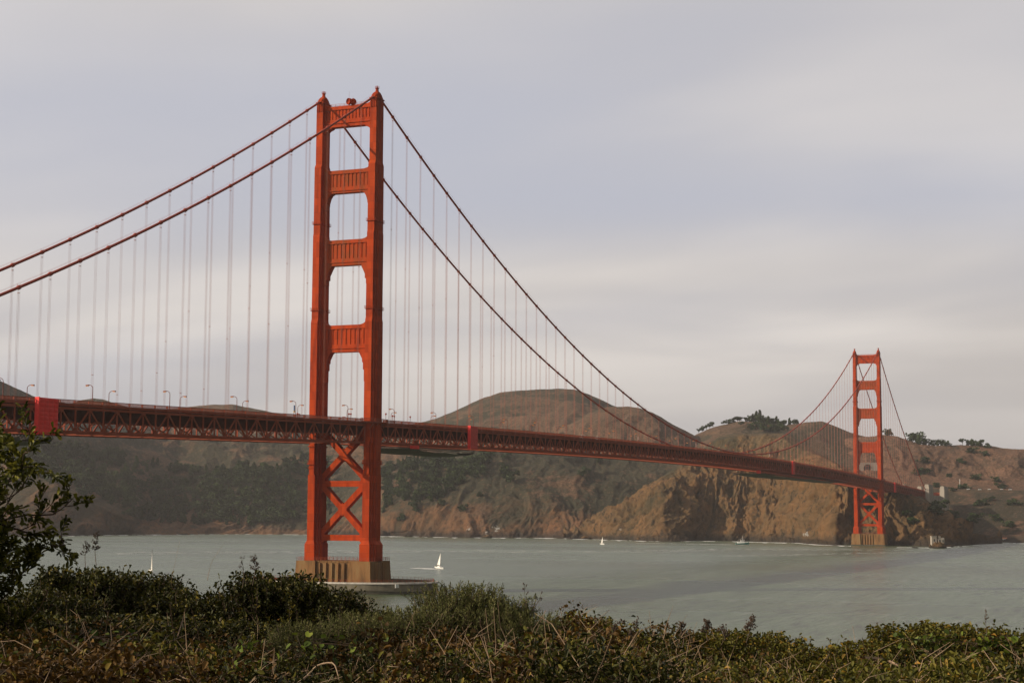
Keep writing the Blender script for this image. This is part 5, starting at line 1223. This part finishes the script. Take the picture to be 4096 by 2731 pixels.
# bramble thicket along the bottom (one mass)
rr = np.random.default_rng(5); n = 60000
px = rr.uniform(-150, 4250, n); D = rr.uniform(6.5, 12.5, n)
def thick_top(x): return np.interp(x, [-200, 0, 500, 900, 1300, 1700, 2100, 2400, 2700, 3000, 3400, 3700, 4300], [2480, 2495, 2530, 2560, 2585, 2530, 2480, 2520, 2590, 2620, 2660, 2620, 2600])
v0 = thick_top(px)
ytop = v0+(11.5-D)*28+330*(fbm(np.stack([px*0.006, D*1.3, px*0], -1), 5, 8)-0.5)
zt = np.array([at(a, b, c) for a, b, c in zip(px, ytop, D)])
zt[:, 2] -= rr.uniform(0, 1, n)**1.3*0.30
gapn = fbm(zt*np.array([3.2, 3.2, 2.0]), 3, 33); keep = gapn > 0.43; zt = zt[keep]; n = len(zt)
dv = rr.normal(size=(n, 3))+np.array([0, 0, 0.5]); dv /= np.linalg.norm(dv, axis=1)[:, None]
reg = fbm(zt*np.array([1.6, 1.6, 0.4]), 3, 12)
def mass(name, sel, size, wr, shape, m_, label, cat):
    P = zt[sel]; Dv = dv[sel]; P = np.concatenate([P+rr.normal(0, 0.03, P.shape) for _ in range(3)]); Dv = np.concatenate([Dv, -Dv, np.roll(Dv, 1, 0)])
    v = leaves(P, Dv, size, wr, rr, 0.3, 0.3, shape); k = len(P)
    tag(link(name, npmesh(name, v, (np.arange(k)[:, None, None]*6+LQ[None]).reshape(-1, 4), attrs={'tint': np.repeat(np.clip(rr.random(k)*0.8+rr.normal(0, 0.12, k), 0, 1), 6)}), m_), label, cat, kind='stuff')
thr = np.interp(px[keep], [0, 1200, 2000, 2700, 4096], [0.60, 0.56, 0.49, 0.42, 0.38]); reg2 = fbm(zt*np.array([2.1, 2.1, 0.5])+9, 3, 44); dk_ = reg2 > 0.56
mass('dark_ground_cover', dk_, 0.034, 0.46, 'obov', L_DARK, 'patches of small dark green leaves in the thicket', 'ground cover')
mass('bramble_thicket', (reg < thr) & ~dk_, 0.032, 0.62, 'ovate', L_BRAM, 'brown green bramble tangle filling the bottom of the view', 'brambles')
mass('green_ground_cover', (reg >= thr) & ~dk_, 0.034, 0.45, 'lance', L_OLIVE, 'olive leaves growing through the bramble tangle', 'ground cover')
sel = (reg > 0.40) & (reg < 0.60) & (rr.random(n) < 0.5)
mass('dead_leaf_litter', sel, 0.022, 0.35, 'lance', L_DRYL, 'curled dead leaves caught among the stems', 'dead leaves')
# dry stems: a tangle (stuff) and the long ones one can point at
b = MB()
for i in range(6500):
    k = rr.integers(n); p = zt[k].copy(); p[2] -= 0.06; d = rr.normal(0, 1, 3)*np.array([1, 1, 0.7])+np.array([0, 0, 0.35]); d /= np.linalg.norm(d); L = rr.uniform(0.06, 0.32); bend = rr.normal(0, 0.10, 3)*L*2
    b.tube([p, p+d*L*0.5+bend*0.5, p+d*L+np.array([0, 0, -0.05*L])], [0.0022, 0.0018, 0.0010], 3, False)
tag(b.build('dry_stem_tangle', DRY), 'thin pale dry stems tangled through the thicket', 'dry stems', kind='stuff')
def stem(pts, r0, label, heads=0, D=10.0, leafy=0):
    P = [at(x, y, D+0.15*math.sin(i)) for i, (x, y) in enumerate(pts)]
    Q = []
    for i in range(len(P)-1):
        for t in (0, 0.33, 0.66):
            a = P[max(i-1, 0)]; b_ = P[i]; c = P[i+1]; d = P[min(i+2, len(P)-1)]
            Q.append(0.5*((2*b_)+(-a+c)*t+(2*a-5*b_+4*c-d)*t*t+(-a+3*b_-3*c+d)*t**3))
    Q.append(P[-1]); org = Q[0].copy(); r = empty('dry_stem' if not heads else 'seed_head_stem', org)
    b = MB(); b.tube([q-org for q in Q], [r0*(1-0.7*i/len(Q)) for i in range(len(Q))], 5, False)
    b.build('stalk', DRY if not heads else TWIG, r)
    if heads:
        h = MB(); m_ = len(Q)
        for k in range(heads):
            i = rr.integers(int(m_*0.45), m_); q = Q[i]-org; side_ = vr*rr.choice([-1, 1])*rr.uniform(0.01, 0.045)*(1.2-i/m_)+np.array([0, 0, rr.uniform(0.01, 0.035)])+rr.normal(0, 0.008, 3)
            h.tube([q, q+side_], [0.0012, 0.0009], 3, False)
            for _ in range(3): e = q+side_*rr.uniform(0.6, 1.1)+rr.normal(0, 0.004, 3); h.tube([e, e+np.array([0, 0, 0.009])], [0.0045, 0.0015], 4)
        h.build('seed_heads', TWIG, r)
    tag(r, label, 'dry stem' if not heads else 'seed stem')
for a in [([(2640,2600),(2660,2500),(2570,2520),(2520,2590)],0.003,'thin arching bare twig over the water in the middle dip',0,10.5),
          ([(700,2480),(740,2420),(690,2350),(690,2300),(420*1.0+300,2160)],0.0022,'thin wavy bare twig above the left mound',0,13),
          ([(830,2320),(835,2290),(850,2240),(895,2175)],0.0022,'forked bare twig standing over the water left of the pier',0,13),
          ([(385,2260),(380,2200),(390,2140)],0.003,'tall brown seed stem over the left mound',34,12.5),
          ([(342,2270),(340,2220),(348,2190)],0.003,'shorter dark seed stem beside the tall left one',22,12.5),
          ([(1010,2340),(1020,2280),(1018,2245)],0.003,'dark seed stem over the dip left of the pier',34,12.5),
          ([(970,2350),(975,2290),(968,2245)],0.0028,'thin bare stalk left of the pier ring',8,12.5),
          ([(2530,2600),(2525,2560),(2545,2500)],0.003,'brown seed stem in the middle dip, left one',40,10.8),
          ([(2430,2570),(2450,2530),(2490,2495)],0.003,'leaning seed stem at the right slope of the middle mound',26,10.8),
          ([(2730,2590),(2735,2550),(2725,2510)],0.0034,'upright dark seed stem left of the right-hand clump',36,10.8),
          ([(2830,2560),(2825,2530),(2830,2500)],0.0034,'bushy dark seed stem over the right-hand clump',40,10.8),
          ([(2900,2560),(2895,2520)],0.003,'small seed stem over the right-hand clump',20,10.8),
          ([(2985,2570),(3000,2520),(3010,2485)],0.0034,'tallest seed stem of the right-hand clump',44,10.8),
          ([(3950,2580),(3945,2510),(3938,2463)],0.0032,'bare upright stalk near the right edge',4,10.5),
          ([(2105,2430),(2100,2390),(2098,2345)],0.0026,'bare stalk at the top of the middle mound',4,11),
          ([(2130,2440),(2150,2410),(2162,2382)],0.0026,'short leaning stalk at the top of the middle mound',4,11),
          ([(1190,2731),(1230,2700),(1270,2660),(1330,2650),(1350,2690),(1355,2715)],0.0050,'thick pale arching cane at the bottom left of centre',0,7.6),
          ([(1410,2715),(1450,2690),(1520,2690),(1620,2712)],0.0045,'pale curved cane at the bottom centre',0,7.6),
          ([(120,2660),(160,2640),(220,2650),(290,2700)],0.0060,'pale arching cane in the bottom left corner',0,7.8),
          ([(680,2410),(690,2500),(700,2560),(708,2632)],0.0040,'straight pale upright cane in the left foreground',0,8.8),
          ([(434,2445),(425,2510),(415,2570)],0.0036,'upright pale cane left of the straight one',0,8.8),
          ([(710,2545),(730,2480),(742,2430)],0.0036,'leaning pale cane right of the straight one',0,8.8),
          ([(768,2440),(790,2520),(803,2595)],0.0032,'thin pale cane leaning left in the left foreground',0,8.8),
          ([(190,2360),(160,2430),(120,2470)],0.0045,'pale diagonal cane under the tall left shrub',0,9.2),
          ([(85,2345),(30,2420),(0,2460)],0.0050,'pale branch crossing at the left edge',0,9.2),
          ([(3455,2632),(3520,2635),(3570,2648),(3600,2665)],0.013,'thick pale fallen branch in the right-hand clump',0,9.6),
          ([(2370,2731),(2420,2640),(2425,2560)],0.0036,'thin cane rising at the bottom right of centre',0,9.0),
          ([(3030,2480),(3200,2600)],0.0001,'',0,9)]:
    if a[2]: stem(a[0], a[1], a[2], a[3], a[4])
# bright ivy sprays
for i, (x, y, D, w_, h_, k, lb) in enumerate([(985, 2640, 7.9, 0.05, 0.13, 60, 'bright green ivy spray in the left foreground'), (20, 2620, 7.6, 0.04, 0.10, 40, 'bright ivy leaves in the bottom left corner'), (410, 2545, 8.6, 0.09, 0.05, 60, 'yellow green ivy patch among the pale canes'), (1860, 2620, 8.4, 0.09, 0.07, 55, 'yellow green ivy leaves in the middle thicket'), (2040, 2570, 8.8, 0.07, 0.10, 55, 'yellow green ivy on the right of the middle mound'), (3990, 2545, 10.0, 0.08, 0.06, 70, 'bright yellow green vine near the right edge'), (1010, 2500*1.0+80, 8.2, 0.05, 0.05, 25, 'small bright ivy tuft above the ivy spray'), (2050, 2660, 8.0, 0.08, 0.04, 40, 'low yellow green ivy patch at the bottom'), (3700, 2535, 10.4, 0.10, 0.05, 50, 'yellowing vine on the highest right-hand shrub'), (575, 2680, 7.6, 0.03, 0.03, 8, 'two or three bright ivy leaves at the bottom left'), (1320, 2545, 8.6, 0.10, 0.05, 30, 'small green ivy patch left of centre')]):
    c = at(x, y, D); P = c+vr*rr.normal(0, w_, (k, 1))+np.array([0, 0, 1.0])*(-np.abs(rr.normal(0, h_, (k, 1))))+rr.normal(0, 0.02, (k, 3))
    dd = rr.normal(size=(k, 3))-_d*0.8; dd /= np.linalg.norm(dd, axis=1)[:, None]
    v = leaves(P, dd, 0.036, 0.85, rr, 0.15, 0.15, 'ovate'); r = empty('ivy', c)
    link('foliage', npmesh('ivy', v-c, (np.arange(k)[:, None, None]*6+LQ[None]).reshape(-1, 4), attrs={'tint': np.repeat(rr.random(k), 6)}), L_IVY, r)
    b = MB()
    for j in range(0, k-1, 3): b.tube([P[j]-c, (P[j]+P[j+1])/2-c+rr.normal(0, 0.01, 3), P[j+1]-c], 0.0013, 3, False)
    b.build('vine', TWIG, r); tag(r, lb, 'ivy', 'bright ivy sprays')

# ================================================================ haze
HZ = True
if HZ:
    b = MB(); b.box(-5100, 8100, -6600, 6600, -12, 420); M = bpy.data.materials.new('haze_air'); M.use_nodes = True; t = M.node_tree; t.nodes.clear()
    o_ = t.nodes.new('ShaderNodeOutputMaterial'); pv = t.nodes.new('ShaderNodeVolumePrincipled'); pv.inputs['Color'].default_value = (0.82, 0.80, 0.80, 1); pv.inputs['Density'].default_value = 0.000042; pv.inputs['Anisotropy'].default_value = 0.2
    t.links.new(pv.outputs[0], o_.inputs['Volume']); o = b.build('haze', M); tag(o, kind='stuff')
